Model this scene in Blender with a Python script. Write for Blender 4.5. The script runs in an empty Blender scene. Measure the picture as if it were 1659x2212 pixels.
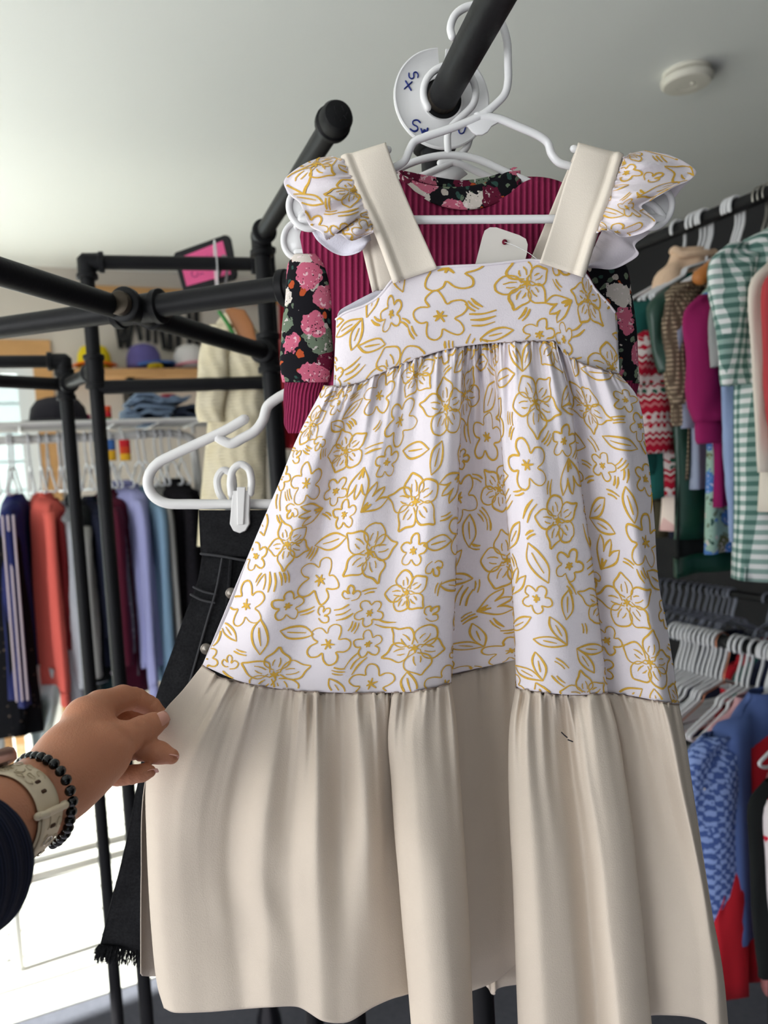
import bpy, math, random
import numpy as np
from mathutils import Vector, Matrix

# ------------------------------------------------------------------ camera
W, H, FOC = 1659.0, 2212.0, 1660.0
EYE = Vector((0.0, 0.0, 1.50))
PITCH, ROLL = math.radians(3.3), math.radians(3.4)
_f = Vector((0, math.cos(PITCH), -math.sin(PITCH)))
_r0, _u0 = Vector((1, 0, 0)), Vector((0, math.sin(PITCH), math.cos(PITCH)))
_r = math.cos(ROLL) * _r0 - math.sin(ROLL) * _u0
_u = math.cos(ROLL) * _u0 + math.sin(ROLL) * _r0
scene = bpy.context.scene
COL = scene.collection
cd = bpy.data.cameras.new('camera')
cam = bpy.data.objects.new('camera', cd)
COL.objects.link(cam)
cam.matrix_world = Matrix(((_r.x, _u.x, -_f.x, EYE.x), (_r.y, _u.y, -_f.y, EYE.y), (_r.z, _u.z, -_f.z, EYE.z), (0, 0, 0, 1)))
cd.sensor_fit = 'HORIZONTAL'
cd.sensor_width = 36.0
cd.lens = 36.0 * FOC / W
cd.clip_start = 0.02
cd.clip_end = 200
cd.dof.use_dof = True
cd.dof.focus_distance = 0.61
cd.dof.aperture_fstop = 8.5
scene.camera = cam

# ------------------------------------------------------------------ room axes
YAW = math.radians(25)
RX, RY = math.cos(YAW), math.sin(YAW)          # room "right" axis
FX, FY = -math.sin(YAW), math.cos(YAW)         # room "forward" axis
def RM(r, f, z): return Vector((r * RX + f * FX, r * RY + f * FY, z))
def ray(px, py): return _f + _r * ((px - W / 2) / FOC) + _u * ((H / 2 - py) / FOC)
def P(px, py, d): return EYE + ray(px, py) * d
def PY(px, py, Y):
    v = ray(px, py); return EYE + v * (Y / v.y)
def PZ(px, py, z):
    v = ray(px, py); return EYE + v * ((z - EYE.z) / v.z)
def PR(px, py, r):
    v = ray(px, py); return EYE + v * (r / (v.x * RX + v.y * RY))
def PF(px, py, f):
    v = ray(px, py); return EYE + v * (f / (v.x * FX + v.y * FY))
def rf(p): return (p.x * RX + p.y * RY, p.x * FX + p.y * FY)

CEIL, BACK, FRONT, LEFT, RIGHT = 2.58, 4.15, -2.4, -2.2, 2.95

# ------------------------------------------------------------------ world, sun, daylight, exposure
wd = bpy.data.worlds.new('sky'); scene.world = wd
wd.use_nodes = True
nt = wd.node_tree
bg = nt.nodes['Background']
sky = nt.nodes.new('ShaderNodeTexSky')
sky.sky_type = 'HOSEK_WILKIE'
sky.sun_direction = Vector((-0.78, -0.23, 0.64)).normalized()
sky.turbidity = 3.0
sky.ground_albedo = 0.6
nt.links.new(sky.outputs[0], bg.inputs[0])
bg.inputs[1].default_value = 1.3

def lamp(name, kind, loc, target, energy, color, size=None, size_y=None):
    l = bpy.data.lights.new(name, kind); l.energy = energy; l.color = color
    if kind == 'AREA':
        l.shape = 'RECTANGLE'; l.size = size; l.size_y = size_y
    o = bpy.data.objects.new(name, l); COL.objects.link(o)
    o.location = loc
    o.rotation_euler = (Vector(target) - Vector(loc)).to_track_quat('-Z', 'Y').to_euler()
    return o
_sd = RM(-0.80, -0.04, 0.0) + Vector((0, 0, 0.64))
sun = lamp('sun', 'SUN', (0, 0, 6), Vector((0, 0, 6)) - _sd, 27.0, (1.0, 0.97, 0.93)); sun.data.angle = math.radians(1.0)
# front: added fill for camera-facing sides; side: daylight by the side wall windows
lamp('front_fill', 'AREA', RM(-0.9, FRONT - 0.1, 1.45), RM(-0.9, 1.0, 1.3), 6, (0.95, 0.97, 1.0), 2.2, 1.7)
lamp('side_window_daylight', 'AREA', RM(LEFT - 0.1, 0.1, 1.30), RM(1.0, 0.1, 1.25), 57, (0.97, 0.98, 1.0), 3.0, 1.4)
lamp('door_daylight', 'AREA', RM(-0.75, BACK + 0.35, 1.2), RM(-0.6, 1.0, 1.1), 30, (0.95, 0.98, 1.0), 1.7, 2.0)

vs = scene.view_settings
scene.display_settings.display_device = 'sRGB'
vs.view_transform = 'Standard'
try: vs.look = 'None'
except Exception: pass
vs.gamma = 1.0
vs.use_curve_mapping = False
vs.exposure = 0.27
scene.cycles.max_bounces = 5
scene.cycles.diffuse_bounces = 3
scene.cycles.glossy_bounces = 2
scene.cycles.use_adaptive_sampling = True
scene.cycles.adaptive_threshold = 0.05
scene.cycles.use_denoising = True
scene.cycles.sample_clamp_indirect = 6.0

# ------------------------------------------------------------------ materials
def lin(c):
    def g(v):
        v /= 255.0
        return v / 12.92 if v <= 0.04045 else ((v + 0.055) / 1.055) ** 2.4
    return (g(c[0]), g(c[1]), g(c[2]), 1.0)
MATS = {}
def mat(name, rgb, rough=0.8, bump=0.0, bscale=300.0, metal=0.0, spec=0.3, sheen=0.0, mottle=0.0, mscale=20.0, trans=0.0, alpha=1.0, coat=0.0, sss=0.0):
    """plain procedural material: sRGB colour, light mottling by noise, fine bump"""
    if name in MATS: return MATS[name]
    m = bpy.data.materials.new(name); m.use_nodes = True
    n = m.node_tree.nodes; L = m.node_tree.links
    b = n['Principled BSDF']
    col = lin(rgb)
    b.inputs['Base Color'].default_value = col
    b.inputs['Roughness'].default_value = rough
    b.inputs['Metallic'].default_value = metal
    b.inputs['Specular IOR Level'].default_value = spec
    if sheen: b.inputs['Sheen Weight'].default_value = sheen
    if trans: b.inputs['Transmission Weight'].default_value = trans
    if alpha < 1: b.inputs['Alpha'].default_value = alpha
    if coat: b.inputs['Coat Weight'].default_value = coat
    if sss:
        b.inputs['Subsurface Weight'].default_value = sss
        b.inputs['Subsurface Radius'].default_value = (0.012, 0.005, 0.003)
        b.inputs['Subsurface Scale'].default_value = 0.6
    tc = n.new('ShaderNodeTexCoord')
    if mottle:
        nz = n.new('ShaderNodeTexNoise'); nz.inputs['Scale'].default_value = mscale; nz.inputs['Detail'].default_value = 4
        L.new(tc.outputs['Object'], nz.inputs['Vector'])
        mx = n.new('ShaderNodeMix'); mx.data_type = 'RGBA'
        mx.inputs['A'].default_value = tuple(c * (1 - mottle) for c in col[:3]) + (1,)
        mx.inputs['B'].default_value = tuple(min(1, c * (1 + mottle)) for c in col[:3]) + (1,)
        L.new(nz.outputs[0], mx.inputs['Factor']); L.new(mx.outputs['Result'], b.inputs['Base Color'])
    if bump:
        nb = n.new('ShaderNodeTexNoise'); nb.inputs['Scale'].default_value = bscale; nb.inputs['Detail'].default_value = 3
        L.new(tc.outputs['Object'], nb.inputs['Vector'])
        bp = n.new('ShaderNodeBump'); bp.inputs['Strength'].default_value = bump; bp.inputs['Distance'].default_value = 0.002
        L.new(nb.outputs[0], bp.inputs['Height']); L.new(bp.outputs[0], b.inputs['Normal'])
    MATS[name] = m
    return m
class NG:
    """tiny helper for node graphs"""
    def __init__(s, name, rough=0.85, spec=0.25):
        s.m = bpy.data.materials.new(name); s.m.use_nodes = True
        s.n = s.m.node_tree.nodes; s.L = s.m.node_tree.links
        s.b = s.n['Principled BSDF']; s.b.inputs['Roughness'].default_value = rough; s.b.inputs['Specular IOR Level'].default_value = spec
        s.tc = s.n.new('ShaderNodeTexCoord'); MATS[name] = s.m
    def obj(s): return s.tc.outputs['Object']
    def uv(s): return s.tc.outputs['UV']
    def val(s, sock, v):
        if hasattr(v, 'is_linked') or hasattr(v, 'links'): s.L.new(v, sock)
        else: sock.default_value = v
    def math(s, op, a, b=0.0, c=None):
        k = s.n.new('ShaderNodeMath'); k.operation = op; s.val(k.inputs[0], a); s.val(k.inputs[1], b)
        if c is not None: s.val(k.inputs[2], c)
        return k.outputs[0]
    def sep(s, v):
        k = s.n.new('ShaderNodeSeparateXYZ'); s.L.new(v, k.inputs[0]); return k.outputs
    def comb(s, x, y, z):
        k = s.n.new('ShaderNodeCombineXYZ'); s.val(k.inputs[0], x); s.val(k.inputs[1], y); s.val(k.inputs[2], z); return k.outputs[0]
    def noise(s, v, scale, detail=3, out=0):
        k = s.n.new('ShaderNodeTexNoise'); s.L.new(v, k.inputs['Vector']); k.inputs['Scale'].default_value = scale; k.inputs['Detail'].default_value = detail; return k.outputs[out]
    def voro(s, v, scale, feat='F1', out='Distance', rand=1.0):
        k = s.n.new('ShaderNodeTexVoronoi'); k.feature = feat; s.L.new(v, k.inputs['Vector']); k.inputs['Scale'].default_value = scale
        k.inputs['Randomness'].default_value = rand; return k.outputs[out]
    def mix(s, f, a, b):
        k = s.n.new('ShaderNodeMix'); k.data_type = 'RGBA'; s.val(k.inputs['Factor'], f)
        for sk, v in ((k.inputs['A'], a), (k.inputs['B'], b)): s.val(sk, v)
        return k.outputs['Result']
    def ramp(s, f, stops, mode='CONSTANT'):
        k = s.n.new('ShaderNodeValToRGB'); k.color_ramp.interpolation = mode
        e = k.color_ramp.elements
        e[0].position, e[0].color = stops[0]; e[1].position, e[1].color = stops[1]
        for p, c in stops[2:]:
            q = e.new(p); q.color = c
        s.L.new(f, k.inputs[0]); return k.outputs[0]
    def vadd(s, a, b, op='ADD'):
        k = s.n.new('ShaderNodeVectorMath'); k.operation = op; s.L.new(a, k.inputs[0]); s.val(k.inputs[1], b); return k.outputs[0]
    def color(s, c): s.L.new(c, s.b.inputs['Base Color']); return s
    def bump(s, h, strength=0.5, dist=0.002):
        k = s.n.new('ShaderNodeBump'); k.inputs['Strength'].default_value = strength; k.inputs['Distance'].default_value = dist
        s.L.new(h, k.inputs['Height']); s.L.new(k.outputs[0], s.b.inputs['Normal']); return s

# ------------------------------------------------------------------ mesh building
ORG = {}
def link(o): COL.objects.link(o); return o
def tag(o, label=None, cat=None, group=None, kind=None):
    if label: o['label'] = label
    if cat: o['category'] = cat
    if group: o['group'] = group
    if kind: o['kind'] = kind
    return o
def thing(name, label, cat, loc=(0, 0, 0), rz=0.0, group=None):
    o = link(bpy.data.objects.new(name, None)); o.location = loc; o.rotation_euler = (0, 0, rz); o.empty_display_size = 0.05
    ORG[o.name] = Vector(loc) if rz == 0 else None
    return tag(o, label, cat, group)
def crom(pts, n, closed=False):
    """resample a polyline by Catmull-Rom to n points (numpy)"""
    p = np.asarray([tuple(q) for q in pts], float)
    if len(p) == 2 and not closed:
        t = np.linspace(0, 1, n)[:, None]; return p[0] * (1 - t) + p[1] * t
    d = np.linalg.norm(np.diff(p, axis=0), axis=1) ** 0.5 + 1e-9
    if closed:
        p = np.vstack([p[-1], p, p[0], p[1]])
    else:
        p = np.vstack([2 * p[0] - p[1], p, 2 * p[-1] - p[-2]])
    dd = np.linalg.norm(np.diff(p, axis=0), axis=1) ** 0.5 + 1e-6
    T = np.concatenate([[0], np.cumsum(dd)])
    t = np.linspace(T[1], T[-2], n, endpoint=not closed)
    out = np.empty((n, p.shape[1]))
    for i, ti in enumerate(t):
        k = min(max(np.searchsorted(T, ti, 'right') - 1, 1), len(p) - 3)
        t0, t1, t2, t3 = T[k - 1:k + 3]; p0, p1, p2, p3 = p[k - 1:k + 3]
        a1 = (t1 - ti) / (t1 - t0) * p0 + (ti - t0) / (t1 - t0) * p1
        a2 = (t2 - ti) / (t2 - t1) * p1 + (ti - t1) / (t2 - t1) * p2
        a3 = (t3 - ti) / (t3 - t2) * p2 + (ti - t2) / (t3 - t2) * p3
        b1 = (t2 - ti) / (t2 - t0) * a1 + (ti - t0) / (t2 - t0) * a2
        b2 = (t3 - ti) / (t3 - t1) * a2 + (ti - t1) / (t3 - t1) * a3
        out[i] = (t2 - ti) / (t2 - t1) * b1 + (ti - t1) / (t2 - t1) * b2
    return out
class MB:
    def __init__(s): s.v = []; s.f = []; s.uv = None
    def add(s, vs, fs):
        o = len(s.v); s.v.extend([tuple(v) for v in vs]); s.f.extend([tuple(i + o for i in f) for f in fs]); return s
    def grid(s, G, closeu=False, flip=False):
        """G: array [rows][cols][3]"""
        G = np.asarray(G, float); nr, nc = G.shape[:2]
        fs = []
        for i in range(nr - 1):
            for j in range(nc if closeu else nc - 1):
                a, b, c, d = i * nc + j, i * nc + (j + 1) % nc, (i + 1) * nc + (j + 1) % nc, (i + 1) * nc + j
                fs.append((a, d, c, b) if not flip else (a, b, c, d))
        return s.add(G.reshape(-1, 3), fs)
    def box(s, c, e, rz=0.0, room=False):
        cx, cy, cz = c; ex, ey, ez = (q / 2 for q in e)
        if room: rz = YAW
        ca, sa = math.cos(rz), math.sin(rz)
        vs = []
        for x, y, z in ((-1, -1, -1), (1, -1, -1), (1, 1, -1), (-1, 1, -1), (-1, -1, 1), (1, -1, 1), (1, 1, 1), (-1, 1, 1)):
            X, Y = x * ex, y * ey
            vs.append((cx + X * ca - Y * sa, cy + X * sa + Y * ca, cz + z * ez))
        return s.add(vs, [(0, 3, 2, 1), (4, 5, 6, 7), (0, 1, 5, 4), (1, 2, 6, 5), (2, 3, 7, 6), (3, 0, 4, 7)])
    def tube(s, pts, r, seg=10, n=None, smooth=True, cap=True, closed=False, flat=1.0, ref=None):
        p = crom(pts, n or max(8, len(pts) * 6), closed) if smooth else np.asarray([tuple(q) for q in pts], float)
        m = len(p)
        rr = np.full(m, r) if np.isscalar(r) else np.interp(np.linspace(0, 1, m), np.linspace(0, 1, len(r)), r)
        T = np.gradient(p, axis=0)
        if closed: T = np.roll(p, -1, 0) - np.roll(p, 1, 0)
        T /= np.linalg.norm(T, axis=1)[:, None] + 1e-12
        up = np.array(ref if ref is not None else (0.123, 0.2, 0.97)); 
        if abs(T[0] @ up) > 0.95: up = np.array((1.0, 0.1, 0.05))
        N = up - T[0] * (T[0] @ up); N /= np.linalg.norm(N)
        rings = []
        ang = np.linspace(0, 2 * math.pi, seg, endpoint=False)
        for i in range(m):
            N = (up if ref is not None else N); N = N - T[i] * (T[i] @ N); N /= np.linalg.norm(N) + 1e-12
            B = np.cross(T[i], N)
            rings.append(p[i] + rr[i] * (np.cos(ang)[:, None] * N * flat + np.sin(ang)[:, None] * B))
        if cap and not closed:      # rounded ends
            pre = [p[0] - T[0] * rr[0] * 0.5 + (rings[0] - p[0]) * 0.75, p[0] - T[0] * rr[0] * 0.82 + (rings[0] - p[0]) * 0.35]
            post = [p[-1] + T[-1] * rr[-1] * 0.5 + (rings[-1] - p[-1]) * 0.75, p[-1] + T[-1] * rr[-1] * 0.82 + (rings[-1] - p[-1]) * 0.35]
            rings = [pre[1], pre[0]] + rings + post
        R = np.asarray(rings); nr = len(R)
        base = len(s.v)
        fs = []
        for i in range(nr if closed else nr - 1):
            for j in range(seg):
                a, b = i * seg + j, i * seg + (j + 1) % seg
                c, d = ((i + 1) % nr) * seg + (j + 1) % seg, ((i + 1) % nr) * seg + j
                fs.append((a, b, c, d))
        s.add(R.reshape(-1, 3), fs)
        if not closed:
            s.f.append(tuple(base + j for j in range(seg))[::-1]); s.f.append(tuple(base + (nr - 1) * seg + j for j in range(seg)))
        return s
    def lathe(s, prof, origin, axis, seg=24):
        """prof: [(radius, along)] turned about axis through origin"""
        A = Vector(axis).normalized(); N = A.orthogonal().normalized(); B = A.cross(N); O = Vector(origin)
        vs = []
        for r, h in prof:
            for k in range(seg):
                a = 2 * math.pi * k / seg
                vs.append(O + A * h + N * (r * math.cos(a)) + B * (r * math.sin(a)))
        fs = [(i * seg + k, i * seg + (k + 1) % seg, (i + 1) * seg + (k + 1) % seg, (i + 1) * seg + k) for i in range(len(prof) - 1) for k in range(seg)]
        base = len(s.v); s.add(vs, fs)
        s.f.append(tuple(base + k for k in range(seg))[::-1]); s.f.append(tuple(base + (len(prof) - 1) * seg + k for k in range(seg)))
        return s
    def loft(s, rings, cap=True):
        """list of closed rings, each [n][3]"""
        R = np.asarray(rings, float); nr, ns = R.shape[:2]; base = len(s.v)
        fs = [(i * ns + j, i * ns + (j + 1) % ns, (i + 1) * ns + (j + 1) % ns, (i + 1) * ns + j) for i in range(nr - 1) for j in range(ns)]
        s.add(R.reshape(-1, 3), fs)
        if cap:
            s.f.append(tuple(base + j for j in range(ns))[::-1]); s.f.append(tuple(base + (nr - 1) * ns + j for j in range(ns)))
        return s
    def prism(s, poly, thick):
        """poly: list of Vectors in a plane, thick: Vector offset"""
        n = len(poly); vs = [Vector(p) for p in poly] + [Vector(p) + Vector(thick) for p in poly]
        return s.add(vs, [tuple(range(n))[::-1], tuple(range(n, 2 * n))] + [(i, (i + 1) % n, n + (i + 1) % n, n + i) for i in range(n)])
    def build(s, name, m, parent=None, smooth=True, solid=0.0, subd=0, bevel=0.0, label=None, angle=None, soff=-1):
        me = bpy.data.meshes.new(name)
        v = np.asarray(s.v, float)
        root = parent
        while root is not None and root.parent is not None: root = root.parent
        if root is not None and ORG.get(root.name) is not None: v = v - np.asarray(ORG[root.name])
        me.from_pydata(v.tolist(), [], s.f); me.validate(); me.update()
        if s.uv is not None:
            ul = me.uv_layers.new(name='UVMap')
            for l in me.loops: ul.data[l.index].uv = s.uv[l.vertex_index]
        me.materials.append(m)
        if smooth:
            me.polygons.foreach_set('use_smooth', [True] * len(me.polygons))
            if angle: me.set_sharp_from_angle(angle=math.radians(angle))
        o = link(bpy.data.objects.new(name, me))
        if parent is not None: o.parent = parent
        elif True: ORG[o.name] = Vector((0, 0, 0))
        if bevel:
            k = o.modifiers.new('bevel', 'BEVEL'); k.width = bevel; k.segments = 2; k.limit_method = 'ANGLE'
        if solid:
            k = o.modifiers.new('thickness', 'SOLIDIFY'); k.thickness = solid; k.offset = soff; k.use_even_offset = False
        if subd:
            k = o.modifiers.new('smooth', 'SUBSURF'); k.levels = subd; k.render_levels = subd
        if label: o['label'] = label
        return o
def copy_tree(o, loc=None, rz=None, parent=None):
    c = link(o.copy()); c.parent = parent
    if loc is not None: c.location = loc
    if rz is not None: c.rotation_euler = (0, 0, rz)
    for ch in [k for k in ALLCH.get(o.name, list(o.children))]: copy_tree(ch, None, None, c)
    return c
ALLCH = {}
rnd = random.Random(7)
# ================================================================== the setting
M_WHITE = mat('painted_plaster', (226, 222, 212), 0.75, bump=0.15, bscale=60, mottle=0.03, mscale=3)
M_CEIL = mat('ceiling_paint', (232, 234, 230), 0.6, bump=0.06, bscale=25, spec=0.4)
M_WOODTRIM = mat('pine_trim', (196, 150, 98), 0.6, mottle=0.15, mscale=9)
M_FRAME = mat('white_frame', (225, 230, 232), 0.5)
M_CARPET = mat('charcoal_carpet', (84, 84, 92), 0.95, bump=0.8, bscale=500, mottle=0.25, mscale=60)
def wood_mat(name, a, b, scale=14.0, rough=0.6):
    g = NG(name, rough, 0.4)
    o = g.sep(g.obj())
    v = g.comb(g.math('MULTIPLY', o[0], 2.0), g.math('MULTIPLY', o[1], 2.0), g.math('MULTIPLY', o[2], 22.0))
    n = g.noise(v, scale, 6)
    g.color(g.mix(n, lin(a), lin(b))); g.bump(n, 0.15, 0.001)
    return g.m
M_PLANK = wood_mat('pale_plank', (196, 192, 182), (218, 214, 206), 5.0, 0.45)
M_SHELF = wood_mat('pine_shelf', (176, 128, 80), (206, 160, 108), 6.0)
M_HWOOD = wood_mat('hanger_wood', (164, 98, 42), (190, 122, 58), 30.0, 0.45)
def glass_mat():
    m = bpy.data.materials.new('window_glass'); m.use_nodes = True
    n = m.node_tree.nodes; L = m.node_tree.links; n.clear()
    o = n.new('ShaderNodeOutputMaterial'); mx = n.new('ShaderNodeMixShader'); t = n.new('ShaderNodeBsdfTransparent'); g = n.new('ShaderNodeBsdfGlossy')
    t.inputs[0].default_value = (0.93, 0.97, 0.97, 1); g.inputs['Roughness'].default_value = 0.03
    mx.inputs[0].default_value = 0.06
    L.new(t.outputs[0], mx.inputs[1]); L.new(g.outputs[0], mx.inputs[2]); L.new(mx.outputs[0], o.inputs[0])
    return m
M_GLASS = glass_mat()
def rbox(b, r0, r1, f0, f1, z0, z1):
    c = RM((r0 + r1) / 2, (f0 + f1) / 2, (z0 + z1) / 2)
    b.box(c, (abs(r1 - r0), abs(f1 - f0), z1 - z0), room=True); return b
def struct(b, name, m, parent=None, **k):
    o = b.build(name, m, parent, smooth=False, **k)
    if parent is None: o['kind'] = 'structure'
    return o
DO0, DO1, DOT = -1.75, 0.09, 2.13          # glass door opening in the back wall
b = MB(); rbox(b, LEFT - .3, RIGHT + .3, FRONT - .3, BACK + .1, -0.12, -0.02); floor = struct(b, 'floor', M_CARPET)
b = MB(); rbox(b, LEFT, RIGHT + .2, FRONT, 2.36, -0.02, 0.0); struct(b, 'carpet', M_CARPET, floor)
pm = None
f0 = 2.37; k = 0
while f0 < BACK - 0.02:                    # pale boards in front of the glass door, each one its own
    f1 = min(f0 + 0.165, BACK - .002)
    cuts = [LEFT, -0.9 + 0.37 * (k % 3), 0.55 + 0.31 * ((k * 2) % 3), RIGHT]
    for a, c in zip(cuts[:-1], cuts[1:]):
        b = MB(); rbox(b, a + .0025, c - .0025, f0, f1 - 0.016, -0.02, 0.0)
        struct(b, 'plank', M_PLANK, floor)
    f0 = f1; k += 1
b = MB(); rbox(b, LEFT - .1, RIGHT + .1, FRONT - .1, BACK + .1, CEIL, CEIL + .1); struct(b, 'ceiling', M_CEIL)
b = MB()
rbox(b, LEFT - .1, DO0, BACK, BACK + .1, 0, CEIL); rbox(b, DO1, RIGHT + .1, BACK, BACK + .1, 0, CEIL); rbox(b, DO0, DO1, BACK, BACK + .1, DOT, CEIL)
struct(b, 'wall_back', mat('warm_white_paint', (206, 197, 186), .8, bump=.1, bscale=60))
b = MB(); rbox(b, RIGHT, RIGHT + .1, FRONT, BACK, 0, CEIL); struct(b, 'wall_right', mat('charcoal_paint', (46, 46, 48), .8))
b = MB()
rbox(b, LEFT - .1, LEFT, FRONT, -1.5, 0, CEIL); rbox(b, LEFT - .1, LEFT, 1.7, 2.12, 0, CEIL); rbox(b, LEFT - .1, LEFT, 4.08, BACK, 0, CEIL); rbox(b, LEFT - .1, LEFT, 2.12, 4.08, 2.25, CEIL)
rbox(b, LEFT - .1, LEFT, -1.5, 1.7, 0, .6); rbox(b, LEFT - .1, LEFT, -1.5, 1.7, 2.3, CEIL); struct(b, 'wall_left', M_WHITE)
b = MB()
rbox(b, LEFT - .1, -2.1, FRONT - .1, FRONT, 0, CEIL); rbox(b, 0.3, RIGHT + .1, FRONT - .1, FRONT, 0, CEIL)
rbox(b, -2.1, 0.3, FRONT - .1, FRONT, 0, .55); rbox(b, -2.1, 0.3, FRONT - .1, FRONT, 2.3, CEIL); struct(b, 'wall_front', mat('grey_paint', (120, 118, 114), .8))
# glass door with white stiles and pine casing
b = MB()
for r in (DO0, -1.14, -0.53, 0.015): rbox(b, r, r + .075 if r > DO0 else r + .06, BACK + .01, BACK + .07, 0.0, DOT)
rbox(b, DO0, DO1, BACK + .012, BACK + .068, DOT - .07, DOT); rbox(b, DO0, DO1, BACK + .012, BACK + .068, 0, .1)
door = struct(b, 'door_1', M_FRAME)
for r0, r1 in ((DO0 + .06, -1.14), (-1.065, -0.53), (-0.455, 0.015)):
    b = MB(); rbox(b, r0, r1, BACK + .035, BACK + .043, .1, DOT - .07); struct(b, 'pane', M_GLASS, door)
b = MB(); rbox(b, DO1, DO1 + .085, BACK - .025, BACK - .002, 0, DOT + .09); rbox(b, DO0 - .085, DO0, BACK - .025, BACK - .002, 0, DOT + .09); rbox(b, DO0, DO1, BACK - .025, BACK - .002, DOT, DOT + .09)
struct(b, 'trim_1', M_WOODTRIM)
for i, (nm, args) in enumerate((('window_1', (LEFT - .08, LEFT - .04, -1.5, 1.7, .6, 2.3)), ('added_window', (-2.1, 0.3, FRONT - .08, FRONT - .04, .55, 2.3)))):  # the front one is an unseen window added along with the fill lamp
    r0, r1, f0, f1, z0, z1 = args; b = MB(); t = .05
    rbox(b, r0, r1, f0, f1, z0, z0 + t); rbox(b, r0, r1, f0, f1, z1 - t, z1)
    for q in range(4):
        if i == 0: c = f0 + (f1 - f0) * q / 3; rbox(b, r0, r1, max(f0, c - t / 2), min(f1, c + t / 2), z0, z1)
        else: c = r0 + (r1 - r0) * q / 3; rbox(b, max(r0, c - t / 2), min(r1, c + t / 2), f0, f1, z0, z1)
    struct(b, nm, M_FRAME)
b = MB()
for f_ in (2.12, 4.02): rbox(b, LEFT - .08, LEFT - .03, f_, f_ + .06, 0, 2.25)
rbox(b, LEFT - .08, LEFT - .03, 2.12, 4.08, 2.19, 2.25)
sun_door = struct(b, 'added_door', M_FRAME)  # unseen glass door, added so that sun floods the pale boards
for f_ in (2.18,): b = MB(); rbox(b, LEFT - .058, LEFT - .052, f_, f_ + 1.84, .0, 2.19); struct(b, 'pane', M_GLASS, sun_door)
# outdoors: pale boarded house across the yard and its paving
b = MB(); rbox(b, -8, 8, BACK + .12, 12, -0.3, -0.06); struct(b, 'ground_outside', mat('yard_paving', (205, 200, 190), .9, mottle=.1, mscale=4))
bw = MB(); rbox(bw, -7, 6, 8.3, 8.6, -0.2, 4.2)
hs = bw.build('house_wall', mat('pale_blue_siding', (214, 228, 232), .8), None, smooth=False); hs['kind'] = 'structure'
for i in range(14):
    b = MB(); rbox(b, -5, 4, 8.26, 8.3, 0.1 + i * .28, .36 + i * .28); b.build('siding_board', MATS['pale_blue_siding'], hs, smooth=False)

# smoke detector on the ceiling
c = PZ(1483, 155, CEIL)
sd = thing('smoke_detector', 'round white smoke detector on the ceiling', 'smoke detector', c)
M_PL = mat('white_plastic', (232, 230, 226), 0.28, spec=0.5)
M_SDP = mat('aged_white_plastic', (222, 218, 205), 0.5)
MB().lathe([(.066, 0), (.066, -.010), (.062, -.012)], c, (0, 0, 1), 40).build('base_plate', M_SDP, sd, angle=40)
MB().lathe([(.058, -.011), (.058, -.016)], c, (0, 0, 1), 40).build('vent_gap', mat('shadow_grey', (120, 118, 110), .8), sd, angle=40)
MB().lathe([(.068, -.016), (.072, -.020), (.071, -.030), (.064, -.037), (.03, -.0385), (.03, -.0375), (.0, -.0375)], c, (0, 0, 1), 40).build('cover', M_SDP, sd, angle=40)
MB().lathe([(.007, -.0375), (.006, -.041), (.0, -.0415)], c + Vector((.012, -.01, 0)), (0, 0, 1), 16).build('test_button', M_SDP, sd)

# ================================================================== black iron pipe racks
M_PIPE = mat('black_iron', (20, 20, 22), 0.5, bump=0.12, bscale=180, spec=0.2, mottle=0.25, mscale=30)
M_THREAD = mat('cut_thread', (70, 62, 52), 0.4, metal=0.6)
PR_ = 0.01335
def pipe(par, a, bb, r=PR_, name='pipe', m=None): return MB().tube([a, bb], r, 20, 2, smooth=False, cap=False).build(name, m or M_PIPE, par, angle=40)
def fitting(par, c, dirs, name='fitting'):
    """a cast tee / cross / elbow: one collar with a bead per direction, and a round body"""
    b = MB(); c = Vector(c); R = PR_ * 1.28
    for d in dirs:
        d = Vector(d).normalized()
        b.lathe([(R * .98, -0.006), (R, .016), (R * 1.02, .022), (R * 1.16, .0235), (R * 1.18, .031), (R * 1.08, .0325), (PR_ * 0.9, .0325)], c, d, 24)
    b.lathe([(0.001, -R * .98), (R * .5, -R * .85), (R * .86, -R * .5), (R * .98, 0), (R * .86, R * .5), (R * .5, R * .85), (0.001, R * .98)], c, (0, 0, 1), 20)
    return b.build(name, M_PIPE, par, angle=50)
def threads(par, c, d):
    c, d = Vector(c), Vector(d).normalized()
    b = MB()
    for i in range(5): b.lathe([(PR_ * .96, 0), (PR_ * 1.02, .0007), (PR_ * .96, .0014)], c + d * (.0335 + i * .0016), d, 24)
    return b.build('screw_thread', M_THREAD, par)
UP, DN = Vector((0, 0, 1)), Vector((0, 0, -1))
YD = 0.62
rodc = PY(1021, 100, YD)                   # rod axis where the dress hook sits
ROD_Z = rodc.z
rod_far, rod_near = PZ(948, 226, ROD_Z), PZ(1150, -150, ROD_Z)
rod_dir = (rod_far - rod_near).normalized()
rod_end = rod_far + rod_dir * 0.022
rk = thing('pipe_clothes_rack', 'black iron pipe rack arm that carries the beige dress', 'clothes rack', (rod_end.x, rod_end.y, 0))
pipe(rk, rod_near - rod_dir * .35, rod_end, name='rail')
fitting(rk, rod_end, (-rod_dir, DN), 'elbow'); threads(rk, rod_end, -rod_dir)
pipe(rk, rod_end, Vector((rod_end.x, rod_end.y, 0.01)), name='post')
MB().lathe([(.055, 0.0), (.055, .006), (.02, .012), (.017, .03)], (rod_end.x, rod_end.y, 0), UP, 28).build('floor_flange', M_PIPE, rk, angle=40)

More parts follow.
